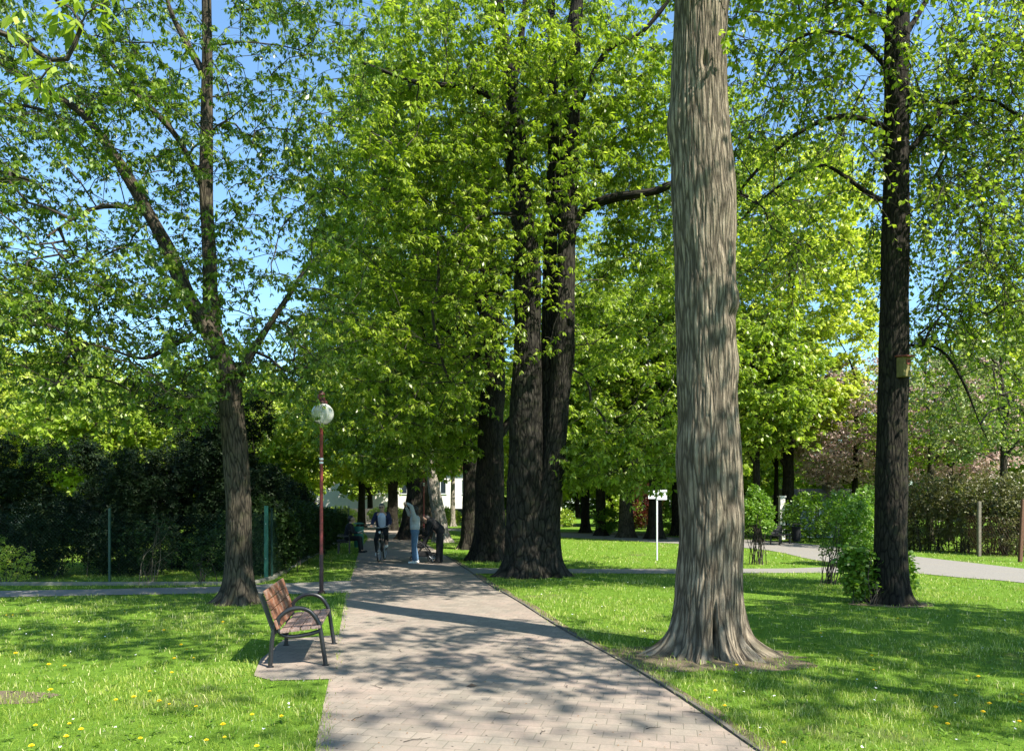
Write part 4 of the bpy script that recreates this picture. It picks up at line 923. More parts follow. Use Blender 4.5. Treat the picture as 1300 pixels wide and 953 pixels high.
shrub('sprout_bush', 'leafy sprouts round a dark trunk beyond the lawn', 'bush', (bx, by, 0), [((bx, by, .9), (.8, .6, .8))], 800, M['bush'], .13, .08, 3, seed=65)
for i, (px, w_, h_, lab) in enumerate(((1150, 1.9, 2.2, 'brown green thicket just right of the nest box trunk'), (1195, 1.9, 2.5, 'tangled thicket behind the wire fence'), (1240, 1.9, 2.4, 'tangled thicket behind the concrete fence post'), (1285, 2.0, 2.6, 'tangled thicket behind the rusty post at the right edge'), (1335, 2.2, 2.5, 'thicket just past the right edge of the view'))):
    x, y, _ = P(px, 698 + i * 2.5); y += .9
    shrub('thicket_shrub', lab, 'shrub', (x, y, 0), [((x, y, h_ * .45), (w_ * .62, .9, h_ * .55)), ((x, y + .3, h_ * .8), (w_ * .6, .8, h_ * .4))], 3400, M['thicket'], .085, .05, 3, stems=26, stem_m=M['bark'], seed=70 + i, sr=.02)
for i, (px, py, lab) in enumerate(((1058, 692, 'shrub at the left end of the far fence'), (950, 684, 'low shrub behind the round topped shrub'), (900, 682, 'low shrub far behind the big grey trunk'), (870, 679, 'far low shrub left of the big grey trunk'))):
    x, y, _ = P(px, py); y += 2.5
    shrub('garden_shrub', lab, 'shrub', (x, y, 0), [((x, y, 1.1), (1.5, .9, 1.3))], 1900, M['linden' if i % 2 else 'bush'], .12, .075, 3, seed=80 + i)
x, y, _ = P(818, 672)
shrub('copper_bush', 'dark red leaved bush beyond the flared trunks', 'bush', (x, y, 0), [((x, y, 1.6), (1.4, 1.0, 1.8))], 1800, M['red'], .15, .1, 3, seed=90)
for i, (x, y) in enumerate(((-15, 64), (-11, 66), (-6, 63), (-2, 60), (3, 57), (8, 54), (13, 50), (-20, 60), (18, 47))):
    shrub('garden_shrub', ('yellow green' if i % 3 == 0 else 'green') + ' shrub in the far row of shrubs before the boundary wall', 'shrub', (x, y, 0), [((x, y, .7), (2.0, 1.0, 1.0 if i < 5 else 1.8))], 1300, M['golden' if i % 3 == 0 else 'linden'], .16, .1, 3, seed=95 + i, group='far shrubs before the boundary wall')

rgu = np.random.default_rng(5); n = 26000
C = np.stack([rgu.uniform(-95, 95, n), rgu.uniform(101, 106, n), rgu.uniform(0, 1, n) ** .8 * 6.5], 1); C[:, 2] *= .75 + .25 * vnoise(np.stack([C[:, 0] * .2, C[:, 0] * 0, C[:, 0] * 0], 1), 3)
V, Fq, rn = leaves(C, rgu, 4, .55, .34, (-.3, .9), .8, 3.0)
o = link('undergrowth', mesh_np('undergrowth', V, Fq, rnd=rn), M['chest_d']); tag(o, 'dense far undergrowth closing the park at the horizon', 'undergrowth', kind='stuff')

# ------------------------------------------------------------------ bench
def bar(mb, pts, r, k=6, seg=10): mb.tube([tuple(q) for q in smooth_path(pts, k)], r, seg)
def make_bench(loc, rz, label, L=1.36):
    root = thing('park_bench', label, 'bench', loc, rz=rz)          # front faces local +x, length along +y
    for yy in (0.05, L - .05):
        f = MB(); r = .024
        # rear leg, arm hoop, front leg in one bent tube
        bar(f, [(-.03, yy, 0), (-.02, yy, .18), (0, yy, .36), (.05, yy, .51), (.15, yy, .60), (.27, yy, .625), (.38, yy, .59), (.455, yy, .50), (.49, yy, .40), (.52, yy, .20), (.55, yy, 0)], r, 5, 12)
        fo = f.build('side_frame', M['black_steel'], root, True)
        f = MB(); bar(f, [(.06, yy, .515), (.045, yy, .43), (.075, yy, .36), (.15, yy, .325), (.26, yy, .325), (.38, yy, .345), (.485, yy, .375)], r * .9, 5, 12)
        f.build('seat_support', M['black_steel'], root, True)
        f = MB(); f.box((-.055, yy, .57), (.05, .02, .46), Matrix.Rotation(-.33, 3, 'Y'), .004).build('back_support', M['black_steel'], root)
        for xx in (-.03, .55): MB().lathe([(.04, 0), (.04, .008), (.028, .012)], (xx, yy, 0.0), 14).build('foot', M['black_steel'], root)
    n = Vector((-.33, 0, 1)).normalized()
    for k in range(4):
        t = .03 + k * .112; c = Vector((.055, L / 2, .41)) + Vector((-.315, 0, .95)).normalized() * (t + .02)
        MB().box(c, (.030, L, .102), Matrix.Rotation(-.32, 3, 'Y'), .006).build('back_slat', M['wood'], root)
    for k in range(4):
        MB().box((.125 + k * .108, L / 2, .385 + k * .012), (.098, L, .032), Matrix.Rotation(-.1, 3, 'Y'), .006).build('seat_slat', M['wood_seat'], root)
    return root
bp0 = P(343, 848)
make_bench((bp0[0] + .03, bp0[1] - .02, 0.008), math.radians(9.5), 'wooden park bench with black tubular hoop arms on the paved pad beside the path')

# far bench on the right and the two in the left shade
def simple_bench(loc, rz, label):
    root = thing('park_bench', label, 'bench', loc, rz=rz)
    for k in range(3): MB().box((0, .20, .52 + k * .12), (1.6, .03, .10), Matrix.Rotation(-.15, 3, 'X'), .005).build('back_slat', M['blackcloth'], root)
    for k in range(3): MB().box((0, -.18 + k * .14, .43), (1.6, .12, .035), None, .005).build('seat_slat', M['blackcloth'], root)
    for sx in (-.68, .68):
        f = MB(); f.box((sx, -.18, .21), (.06, .06, .42)).box((sx, .2, .42), (.06, .05, .84)).box((sx, 0, .40), (.05, .36, .04)).box((sx, -.02, .62), (.05, .42, .04)); f.build('leg_frame', M['black_steel'], root)
    return root
x, y, _ = P(991, 691); simple_bench((x, y, .0), math.radians(52), 'dark bench beside the curved path in front of the pale shed')
x, y, _ = P(440, 701); simple_bench((x - .1, y, 0), math.radians(-78), 'dark bench in the hedge shade on the left of the path')

def bin_(loc, label, m, h=.8, r=.2):
    root = thing('litter_bin', label, 'bin', loc)
    mb = MB(); mb.lathe([(r * .82, .08), (r * .86, .1), (r, h), (r * 1.06, h + .005), (r * 1.06, h + .04), (r * .9, h + .04), (r * .88, h - .05)], seg=20).build('bucket', m, root, True)
    MB().tube([(0, r * .9 + .03, 0), (0, r * .9 + .03, h + .12)], .022, 10).build('post', M['black_steel'], root)
    MB().lathe([(r * 1.08, h + .14), (r * 1.02, h + .17), (r * .3, h + .2)], seg=20).build('lid', m, root, True)
    return root
x, y, _ = P(457, 697); bin_((x - .05, y, 0), 'green litter bin at the left path edge in the shade', M['green_paint'], .85, .2)
x, y, _ = P(1011, 689); bin_((x, y, 0), 'dark litter bin at the right end of the far bench', M['blackcloth'], .7, .2)

# ------------------------------------------------------------------ lamp posts
def lamp_post(loc, label, H=3.5):
    root = thing('street_lamp', label, 'lamp', loc)
    MB().lathe([(.075, 0), (.075, .03), (.042, .06), (.040, .75), (.036, .77)], seg=16).build('base_sleeve', M['dark_paint'], root, True)
    MB().lathe([(.034, .765), (.032, H - .32), (.045, H - .30), (.045, H - .26)], seg=16).build('pole', M['red_paint'], root, True)
    for zz in (2.55, 2.62): MB().lathe([(.036, zz), (.040, zz + .01), (.040, zz + .03), (.036, zz + .04)], seg=14).build('band', M['white_paint'], root, True)
    gl = MB().ball((.025, 0, H - .02), .215, (1, 1, .97), 32, 20).build('globe', M['globe'], root, True)
    MB().lathe([(.02, H - .26), (.03, H - .2), (.028, H - .05), (.012, H)], seg=12).build('bulb_holder', M['white_paint'], root, True)
    MB().lathe([(.12, H + .19), (.115, H + .23), (.07, H + .26), (.075, H + .36), (.05, H + .42), (.01, H + .44)], seg=18).build('cap', M['redcap'], root, True)
    return root
M['redcap'] = plain('dark_red_cap', (.09, .018, .018), .5)
lamp_post(P(408, 753), 'red lamp post with milky globe at the left edge of the path', 1.75 + (640 - 524) / F * yof(753))
x, y, _ = P(538, 692); lamp_post((x, y, 0), 'red lamp post farther off, behind the standing people', 4.1)

# signpost
x, y, _ = P(834, 711)
root = thing('signpost', 'slim grey post with a small blank white sign panel on the right lawn', 'sign', (x, y, 0))
Hs = H0 + (640 - 621) / F * y
MB().lathe([(.026, 0), (.026, Hs), (.02, Hs + .01)], seg=12).build('pole', M['white_paint'], root, True)
MB().box((.155, -.035, Hs - .17), (.30, .012, .31), None, .003).build('panel', M['white_paint'], root)
MB().box((-.16, -.036, Hs - .165), (.30, .012, .25), Matrix.Rotation(.5, 3, 'Z') , .003).build('panel', M['white_paint'], root)
for zz in (.1, .25): MB().tube([(-.04, -.02, Hs - zz), (.04, -.02, Hs - zz)], .012, 8).build('clamp', M['grey_metal'], root)

# white gate post and gate by the far bench
x, y, _ = P(1001, 686)
o = MB().box((0, 0, 1.05), (.26, .26, 2.1), None, .02).box((0, 0, 2.14), (.34, .34, .08), None, .01).build('gate_post', M['plaster']); o.location = (x, y + .9, 0); tag(o, 'square white gate post behind the far bench', 'post')
gt_ = thing('metal_gate', 'blue grey metal gate beside the white gate post', 'gate', (x + 1.45, y + .9, 0))
f = MB(); f.tube([(-1.15, 0, .08), (-1.15, 0, 1.75)], .03, 8).tube([(1.15, 0, .08), (1.15, 0, 1.75)], .03, 8).tube([(-1.15, 0, 1.72), (1.15, 0, 1.72)], .03, 8).tube([(-1.15, 0, .12), (1.15, 0, .12)], .03, 8).build('frame', M['gateblue'] if 'gateblue' in M else M.setdefault('gateblue', plain('blue_grey_paint', (.16, .24, .29), .5)), gt_)
f = MB()
for k in range(15): f.tube([(-1.05 + k * .15, 0, .12), (-1.05 + k * .15, 0, 1.7)], .012, 6)
f.build('bars', M['gateblue'], gt_)

# nest box on the right trunk
bxc = Q(1147, 466, yof(765) - .30)
root = thing('nest_box', 'small mossy yellow wooden nest box hung on the right trunk', 'nest box', (bxc[0], bxc[1], bxc[2] - .17), rz=.35)
MB().box((0, 0, .17), (.16, .15, .34), None, .006).build('box', M['yellowwood'], root)
MB().box((0, -.03, .355), (.20, .24, .025), Matrix.Rotation(.12, 3, 'X'), .004).build('roof', M['redwood'], root)
MB().box((.025, -.079, .25), (.085, .012, .085), None, .002).build('entrance_plate', M['redwood'], root)
MB().tube([(.025, -.083, .25), (.025, -.088, .25)], .018, 14).build('entrance_hole', M['hole'], root)

# ------------------------------------------------------------------ people
def capsule(bm, a, b, r0, r1, seg=14, flat=1.0, flat_ax=None):
    a, b = Vector(a), Vector(b); t = b - a; L = t.length
    if L < 1e-6: t = Vector((0, 0, 1))
    t.normalize(); u = t.cross(Vector(flat_ax) if flat_ax else (Vector((1, 0, 0)) if abs(t.x) < .8 else Vector((0, 1, 0))))
    u.normalize(); v = t.cross(u); rings = []
    prof = [(-math.cos(k * math.pi / 2 / 4) * r0, math.sin(k * math.pi / 2 / 4) * r0, 0) for k in range(0, 5)] + [(L + math.sin(k * math.pi / 2 / 4) * r1, math.cos(k * math.pi / 2 / 4) * r1, 0) for k in range(0, 5)]
    for (h, r, _) in prof:
        r = max(r, 1e-4)
        rings.append([bm.verts.new(a + t * h + u * (math.cos(2 * math.pi * k / seg) * r) + v * (math.sin(2 * math.pi * k / seg) * r * flat)) for k in range(seg)])
    for p, q in zip(rings, rings[1:]):
        for k in range(seg): bm.faces.new((p[k], p[(k + 1) % seg], q[(k + 1) % seg], q[k]))
    bm.faces.new(rings[0][::-1]); bm.faces.new(rings[-1])
def fuse(name, caps, m, parent, vox=.010, smooth=6):
    bm = bmesh.new()
    for c in caps:
        if c[0] == 'e':
            g = bmesh.ops.create_uvsphere(bm, u_segments=18, v_segments=12, radius=1); bmesh.ops.scale(bm, vec=c[2], verts=g['verts']); bmesh.ops.translate(bm, vec=c[1], verts=g['verts'])
        else: capsule(bm, *c[:4], **(c[4] if len(c) > 4 else {}))
    bmesh.ops.recalc_face_normals(bm, faces=bm.faces)
    me = bpy.data.meshes.new(name); bm.to_mesh(me); bm.free()
    o = link(name, me, m, parent)
    md = o.modifiers.new('fuse', 'REMESH'); md.mode = 'VOXEL'; md.voxel_size = vox; md.use_smooth_shade = True
    if smooth: s_ = o.modifiers.new('soften', 'SMOOTH'); s_.iterations = smooth; s_.factor = .4
    return o
def hand(caps, wrist, d, pn, curl=.5, s=1.0):
    """palm and five unequal bent fingers; d points along the hand, pn out of the palm"""
    d = Vector(d).normalized(); pn = Vector(pn); pn = (pn - d * pn.dot(d)).normalized(); sd_ = d.cross(pn); w_ = Vector(wrist)
    caps.append((w_, w_ + d * .045 * s, .020 * s, .026 * s, dict(flat=.6)))
    for k in (-1, 0, 1): caps.append((w_ + d * .02 * s + sd_ * k * .02 * s, w_ + d * .085 * s + sd_ * k * .022 * s, .015 * s, .013 * s))
    for k, ln in zip((-1.5, -.5, .5, 1.5), (.062, .078, .074, .058)):
        b0 = w_ + d * .088 * s + sd_ * k * .020 * s; d1 = (d + pn * curl * .6).normalized(); d2 = (d + pn * curl * 1.8).normalized()
        m_ = b0 + d1 * ln * .55 * s; caps.append((b0, m_, .0095 * s, .009 * s)); caps.append((m_, m_ + d2 * ln * .5 * s, .009 * s, .0075 * s))
    b0 = w_ + d * .03 * s + sd_ * .03 * s; m_ = b0 + (d * .6 + sd_ * .7 + pn * .3).normalized() * .035 * s
    caps.append((b0, m_, .012 * s, .010 * s)); caps.append((m_, m_ + (d * .8 + sd_ * .1 + pn * .6).normalized() * .03 * s, .010 * s, .008 * s))
def head(caps, c, f, up=(0, 0, 1), s=1.0):
    """skull, jaw, nose, brows, lips, ears; f is the facing direction"""
    c = Vector(c); f = Vector(f).normalized(); up = Vector(up); up = (up - f * up.dot(f)).normalized(); r = f.cross(up)
    at = lambda a, b, u: c + f * a * s + r * b * s + up * u * s
    caps += [(at(-.02, 0, .03), at(.01, 0, .03), .092 * s, .088 * s), (at(.02, 0, -.02), at(.035, 0, -.075), .07 * s, .045 * s), (at(.085, 0, .012), at(.112, 0, -.022), .011 * s, .015 * s),
             (at(.078, -.035, .032), at(.078, .035, .032), .016 * s, .016 * s), (at(.082, -.018, -.055), at(.082, .018, -.055), .011 * s, .011 * s), (at(.07, -.045, -.01), at(.07, .045, -.01), .018 * s, .018 * s)]
    for k in (-1, 1): caps.append((at(-.005, .088 * k, .015), at(-.012, .090 * k, -.018), .017 * s, .012 * s, dict(flat=.6)))
    return at

# woman photographing the canopy, facing left
wx, wy, _ = P(526, 715)
pw = thing('person', 'person in light grey sweater and blue jeans holding both arms up, standing on the path', 'person', (wx, wy, .004))
hipL, hipR = (0.02, .075, .92), (0.02, -.075, .92); kL, kR = (-.01, .08, .50), (0.0, -.08, .50); aL, aR = (.06, .08, .09), (.02, -.09, .09)
chest = (.02, 0, 1.30); neck = (.0, 0, 1.44); hd = (-.03, 0, 1.57)
shL, shR = (.02, .16, 1.38), (.02, -.16, 1.38); elR = (-.06, -.20, 1.68); wrR = (-.22, -.10, 1.79); elL = (-.17, .17, 1.44); wrL = (-.24, .07, 1.66)
caps = [(hipL, kL, .085, .056), (kL, aL, .052, .036), (hipR, kR, .085, .056), (kR, aR, .052, .036), ((.02, -.06, .94), (.02, .06, .94), .115, .115), ((.02, 0, .98), chest, .115, .125), ((.02, -.1, 1.34), (.02, .1, 1.34), .085, .085),
        (chest, neck, .07, .052), (neck, hd, .052, .055), (shL, elL, .045, .036), (elL, wrL, .036, .024), (shR, elR, .045, .036), (elR, wrR, .036, .024), (aL, (-.08, .08, .045), .034, .03), (aR, (-.12, -.09, .045), .034, .03)]
head(caps, hd, (-.9, 0, .35)); hand(caps, wrR, (-.3, .35, -.2), (-.3, .5, -.6), .6); hand(caps, wrL, (-.1, -.3, .5), (-.5, -.3, -.1), .5)
body = fuse('body', caps, M['skin'], pw, .009)
fuse('jeans', [(hipL, kL, .102, .078), (kL, (aL[0], aL[1], .12), .075, .068), (hipR, kR, .102, .078), (kR, (aR[0], aR[1], .12), .075, .068), ((.02, -.06, .95), (.02, .06, .95), .128, .128), ((.02, -.05, 1.0), (.02, .05, 1.0), .118, .118)], M['denim'], pw, .012)
fuse('sweater', [((.02, -.04, 1.06), (.02, .04, 1.06), .145, .145), ((.02, 0, 1.1), chest, .15, .15), ((.02, -.1, 1.33), (.02, .1, 1.33), .105, .105), (shL, elL, .072, .060), (elL, (wrL[0], wrL[1], wrL[2] - .03), .060, .042), (shR, elR, .072, .060), (elR, (wrR[0] + .03, wrR[1], wrR[2] - .02), .060, .042), (chest, (.0, 0, 1.42), .09, .075)], M['greyknit'], pw, .012)
fuse('belt', [((.02, -.05, 1.015), (.02, .05, 1.015), .122, .122)], M['blackcloth'], pw, .014)
fuse('hair', [((.0, 0, 1.62), (.04, 0, 1.60), .10, .095), ((.06, 0, 1.58), (.09, 0, 1.45), .075, .045)], M['hair_dark'], pw, .012)
for (ax, ay) in ((aL[0], aL[1]), (aR[0], aR[1])): fuse('shoe', [((ax + .03, ay, .045), (ax - .16, ay, .035), .045, .036), ((ax + .01, ay, .08), (ax - .03, ay, .06), .048, .045)], M['whiteshoe'], pw, .012)
ph = MB().box((0, 0, 0), (.012, .15, .075), Matrix.Rotation(.5, 3, 'Y'), .004).build('phone', M['rubber']); ph.location = (wx - .30, wy - .01, 1.79); tag(ph, 'dark phone held up in both hands by the person in the grey sweater', 'phone')

# bending person in black and the pushchair
bx_, by_, _ = P(557, 714)
pb = thing('person', 'person in black clothes bending forward over the pushchair', 'person', (bx_, by_, .004))
hp = (.04, 0, .90); ch_ = (-.22, 0, 1.20); hd = (-.38, 0, 1.30)
legs = [((.04, .08, .90), (.06, .09, .50)), ((.06, .09, .50), (.05, .09, .09)), ((.04, -.08, .90), (.0, -.09, .50)), ((.0, -.09, .50), (-.02, -.09, .09))]
arms = [((-.24, .17, 1.20), (-.30, .20, .93)), ((-.30, .20, .93), (-.45, .12, .80)), ((-.24, -.17, 1.20), (-.32, -.20, .93)), ((-.32, -.20, .93), (-.48, -.12, .84))]
caps = [(*legs[0], .09, .058), (*legs[1], .054, .038), (*legs[2], .09, .058), (*legs[3], .054, .038), ((.04, -.06, .92), (.04, .06, .92), .12, .12), (hp, ch_, .12, .13), ((-.22, -.1, 1.2), (-.22, .1, 1.2), .09, .09), (ch_, hd, .06, .055),
        (*arms[0], .046, .037), (*arms[1], .037, .025), (*arms[2], .046, .037), (*arms[3], .037, .025), ((.05, .09, .09), (-.09, .09, .045), .036, .03), ((-.02, -.09, .09), (-.16, -.09, .045), .036, .03)]
head(caps, hd, (-.85, 0, -.35), (-.3, 0, .95)); hand(caps, arms[1][1], (-1, 0, -.2), (0, 0, -1), .6); hand(caps, arms[3][1], (-1, 0, -.2), (0, 0, -1), .6)
fuse('body', caps, M['skin'], pb, .009)
fuse('trousers', [(*legs[0], .105, .078), (*legs[1], .076, .062), (*legs[2], .105, .078), (*legs[3], .076, .062), ((.04, -.06, .94), (.04, .06, .94), .132, .132)], M['blackcloth'], pb, .012)
fuse('jacket', [((.03, -.04, .98), (.03, .04, .98), .15, .15), ((.02, 0, 1.0), ch_, .15, .155), ((-.22, -.1, 1.2), (-.22, .1, 1.2), .115, .115), (*arms[0], .075, .06), (arms[1][0], (-.43, .13, .815), .06, .045), (*arms[2], .075, .06), (arms[3][0], (-.46, -.13, .85), .06, .045), (ch_, (-.30, 0, 1.26), .09, .078)], M['blackcloth'], pb, .012)
fuse('hair', [((-.36, 0, 1.35), (-.33, 0, 1.33), .10, .10)], M['hair_dark'], pb, .012)
for (ax, ay) in ((.05, .09), (-.02, -.09)): fuse('shoe', [((ax + .03, ay, .045), (ax - .17, ay, .037), .046, .038), ((ax + .01, ay, .08), (ax - .03, ay, .06), .048, .045)], M['rubber'], pb, .012)
pc = thing('pushchair', 'dark pushchair between the two standing people', 'pushchair', (bx_ - .44, by_ + .02, .004)); pc.scale = (1.08, 1.0, 1.12)
for (wx_, r_) in ((-.27, .10), (.24, .13)):
    for s_ in (-1, 1):
        t_ = MB(); t_.tube([(wx_ + r_ * math.cos(a) * .85, .24 * s_, r_ + r_ * math.sin(a) * .85) for a in np.linspace(0, 2 * math.pi, 20, endpoint=False)], r_ * .15, 8, True); wo = t_.build('wheel', M['rubber'], pc, True)
        t_ = MB()
        for k in range(5): a = k * 1.257; t_.tube([(wx_, .24 * s_, r_), (wx_ + r_ * .8 * math.cos(a), .24 * s_, r_ + r_ * .8 * math.sin(a))], .006, 6)
        t_.build('spokes', M['grey_metal'], wo)
for s_ in (-1, 1):
    MB().tube([(-.27, .22 * s_, .10), (.0, .2 * s_, .5), (.22, .2 * s_, .86), (.30, .2 * s_, 1.0)], .013, 8).tube([(.24, .22 * s_, .13), (.0, .2 * s_, .5), (-.22, .2 * s_, .62)], .013, 8).build('frame_tube', M['black_steel'], pc, True)
MB().tube([(.30, -.2, 1.0), (.32, -.1, 1.02), (.32, .1, 1.02), (.30, .2, 1.0)], .017, 8).build('handle', M['rubber'], pc, True)
fuse('seat', [((.12, -.12, .78), (.12, .12, .78), .06, .06), ((.12, -.12, .78), (-.02, -.12, .46), .06, .06), ((.12, .12, .78), (-.02, .12, .46), .06, .06), ((-.02, -.13, .45), (-.26, -.13, .45), .06, .06), ((-.02, .13, .45), (-.26, .13, .45), .06, .06), ((-.02, 0, .45), (-.26, 0, .45), .07, .07), ((.12, 0, .78), (0, 0, .46), .06, .06), ((-.28, 0, .42), (-.32, 0, .26), .05, .05)], M['blackcloth'], pc, .016)
hd_ = MB(); hv = []
for i in range(7):
    a = math.pi * .05 + i * math.pi * .55 / 6; hv.append([hd_.bm.verts.new((.12 - .30 * math.sin(a) * 1.0 + .0, y_, .72 + .30 * math.cos(a))) for y_ in (-.2, -.15, 0, .15, .2)])
for p_, q_ in zip(hv, hv[1:]):
    for k in range(4): hd_.bm.faces.new((p_[k], p_[k + 1], q_[k + 1], q_[k]))
ho = hd_.build('hood', M['blackcloth'], pc, True); so = ho.modifiers.new('t', 'SOLIDIFY'); so.thickness = .012
MB().box((0, 0, .24), (.36, .36, .14), None, .03).build('basket', M['blackcloth'], pc)

# cyclist and bicycle, riding towards us
cxp, cyp, _ = P(481, 713.5)
RZ = math.radians(0)
bk = thing('bicycle', 'black bicycle ridden towards the viewer in the middle of the path', 'bicycle', (cxp, cyp + .0, .004))   # front towards local -y
RW = .34
for nm, yy in (('front', .0), ('rear', 1.05)):
    t_ = MB(); t_.tube([(0, yy + (RW - .02) * math.cos(a), RW + (RW - .02) * math.sin(a)) for a in np.linspace(0, 2 * math.pi, 36, endpoint=False)], .02, 8, True); wo = t_.build('wheel', M['rubber'], bk, True)
    t_ = MB(); t_.tube([(0, yy + (RW - .045) * math.cos(a), RW + (RW - .045) * math.sin(a)) for a in np.linspace(0, 2 * math.pi, 36, endpoint=False)], .009, 6, True)
    for k in range(14): a = k * 2 * math.pi / 14; t_.tube([(.02 * (-1) ** k, yy, RW), (0, yy + (RW - .05) * math.cos(a), RW + (RW - .05) * math.sin(a))], .0018, 4)
    t_.tube([(-.05, yy, RW), (.05, yy, RW)], .02, 8).build('rim', M['grey_metal'], wo, True)
f = MB(); f.tube([(0, .22, .82), (0, .20, .92), (0, .19, .98)], .017, 10).tube([(0, .22, .80), (0, .52, .30)], .018, 10).tube([(0, .22, .85), (0, .66, .75)], .016, 10).tube([(0, .52, .30), (0, .68, .82), (0, .70, .93)], .016, 10)
for s_ in (-.05, .05): f.tube([(s_ * .3, .52, .30), (s_, 1.05, RW)], .01, 8).tube([(s_ * .3, .67, .74), (s_, 1.05, RW)], .009, 8)
f.build('frame', M['black_steel'], bk, True)
f = MB()
for s_ in (-.05, .05): f.tube([(s_ * .6, .20, .76), (s_, .14, .62), (s_, .0, RW)], .011, 8)
f.build('fork', M['black_steel'], bk, True)
MB().tube([(-.30, .30, 1.06), (-.22, .20, 1.08), (-.08, .16, 1.04), (.08, .16, 1.04), (.22, .20, 1.08), (.30, .30, 1.06)], .013, 10).build('handlebar', M['grey_metal'], bk, True)
fuse('saddle', [((-.05, .78, .97), (0, .60, .98), .045, .025), ((.05, .78, .97), (0, .60, .98), .045, .025)], M['rubber'], bk, .010)
for s_, pz, py_ in ((-1, .18, .46), (1, .42, .58)):
    MB().tube([(.06 * s_, .52, .30), (.09 * s_, py_, pz)], .009, 8).build('crank', M['grey_metal'], bk, True)
    MB().box((.14 * s_, py_, pz), (.09, .08, .018), None, .004).build('pedal', M['rubber'], bk)
lampo = MB().lathe([(.03, 0), (.038, .03), (.034, .05)], seg=14).build('lamp', M['white_paint'], bk, True); lampo.rotation_euler = (math.radians(90), 0, 0); lampo.location = (0, .17, .90)
pr = thing('person', 'person in navy jacket and sunglasses riding the bicycle towards the viewer', 'person', (cxp, cyp, .004))
S_ = {}
hipz = 1.02
fL, fR = (-.14, .46, .24), (.14, .58, .48)          # ankles over the pedals
kL_, kR_ = (-.15, .36, .66), (.16, .33, .82)
caps = [((-.08, .66, hipz), kL_, .09, .06), (kL_, fL, .055, .038), ((.08, .66, hipz), kR_, .09, .06), (kR_, fR, .055, .038), ((-.06, .66, hipz + .02), (.06, .66, hipz + .02), .125, .125), ((0, .66, 1.05), (0, .56, 1.38), .13, .14), ((-.11, .56, 1.42), (.11, .56, 1.42), .09, .09),
        ((0, .55, 1.45), (0, .50, 1.58), .06, .055), ((-.18, .56, 1.44), (-.27, .50, 1.22), .048, .038), ((-.27, .50, 1.22), (-.27, .30, 1.12), .038, .026), ((.18, .56, 1.44), (.27, .50, 1.22), .048, .038), ((.27, .50, 1.22), (.27, .30, 1.12), .038, .026),
        (fL, (-.14, .40, .225), .036, .03), (fR, (.14, .50, .46), .036, .03)]
head(caps, (0, .49, 1.63), (0, -1, -.05)); hand(caps, (-.27, .30, 1.12), (0, -1, -.2), (0, -.1, -1), .9); hand(caps, (.27, .30, 1.12), (0, -1, -.2), (0, -.1, -1), .9)
fuse('body', caps, M['skin'], pr, .009)
fuse('trousers', [((-.08, .66, hipz), kL_, .108, .078), (kL_, (fL[0], fL[1], fL[2] + .06), .072, .055), ((.08, .66, hipz), kR_, .108, .078), (kR_, (fR[0], fR[1], fR[2] + .06), .072, .055), ((-.06, .66, hipz + .02), (.06, .66, hipz + .02), .14, .14)], M['blackcloth'], pr, .012)
fuse('shirt', [((0, .64, 1.10), (0, .55, 1.36), .142, .148), ((0, .55, 1.36), (0, .54, 1.46), .10, .075)], M['tee'], pr, .012)
jk = []
for s_ in (-1, 1): jk += [((s_ * .10, .66, 1.08), (s_ * .12, .57, 1.38), .105, .10), ((s_ * .07, .70, 1.10), (s_ * .07, .62, 1.40), .11, .11), ((s_ * .10, .57, 1.42), (s_ * .17, .57, 1.43), .095, .085), ((s_ * .18, .56, 1.44), (s_ * .27, .50, 1.22), .078, .062), ((s_ * .27, .50, 1.22), (s_ * .27, .33, 1.135), .062, .045)]
fuse('jacket', jk, M['navy'], pr, .012)
fuse('hair', [((0, .50, 1.70), (0, .54, 1.66), .09, .10)], M['hair_grey'], pr, .012)
fuse('sunglasses', [((-.05, .395, 1.655), (-.02, .39, 1.65), .018, .018), ((.05, .395, 1.655), (.02, .39, 1.65), .018, .018), ((-.085, .42, 1.66), (-.09, .50, 1.66), .006, .006), ((.085, .42, 1.66), (.09, .50, 1.66), .006, .006)], M['rubber'], pr, .006, 1)
for (a_, s_) in ((fL, 1), (fR, 1)): fuse('shoe', [((a_[0], a_[1] + .03, a_[2] - .02), (a_[0], a_[1] - .15, a_[2] - .04), .046, .036), (a_, (a_[0], a_[1] - .03, a_[2] - .01), .047, .045)], M['whiteshoe'], pr, .012)

# seated person in the left shade
sx_, sy_, _ = P(444, 701)
ps = thing('person', 'person in dark clothes sitting on the shaded bench left of the path', 'person', (sx_ - .02, sy_, .0))
caps = [((-.02, -.09, .52), (.38, -.10, .52), .09, .06), ((.38, -.10, .50), (.42, -.10, .09), .055, .038), ((-.02, .09, .52), (.38, .10, .52), .09, .06), ((.38, .10, .50), (.44, .10, .09), .055, .038), ((-.04, -.06, .56), (-.04, .06, .56), .12, .12), ((-.04, 0, .58), (.02, 0, .92), .12, .13), ((.02, -.1, .96), (.02, .1, .96), .085, .085),
        ((.03, 0, 1.0), (.07, 0, 1.13), .056, .052), ((.02, -.16, .98), (.12, -.2, .74), .045, .036), ((.12, -.2, .74), (.33, -.08, .72), .036, .024), ((.02, .16, .98), (.12, .2, .74), .045, .036), ((.12, .2, .74), (.33, .08, .72), .036, .024), ((.42, -.10, .09), (.54, -.10, .045), .034, .03), ((.44, .10, .09), (.56, .10, .045), .034, .03)]
head(caps, (.09, 0, 1.2), (.9, 0, -.3)); hand(caps, (.33, -.08, .72), (1, .3, 0), (0, 0, -1), .6); hand(caps, (.33, .08, .72), (1, -.3, 0), (0, 0, -1), .6)
fuse('body', caps, M['skin'], ps, .009)
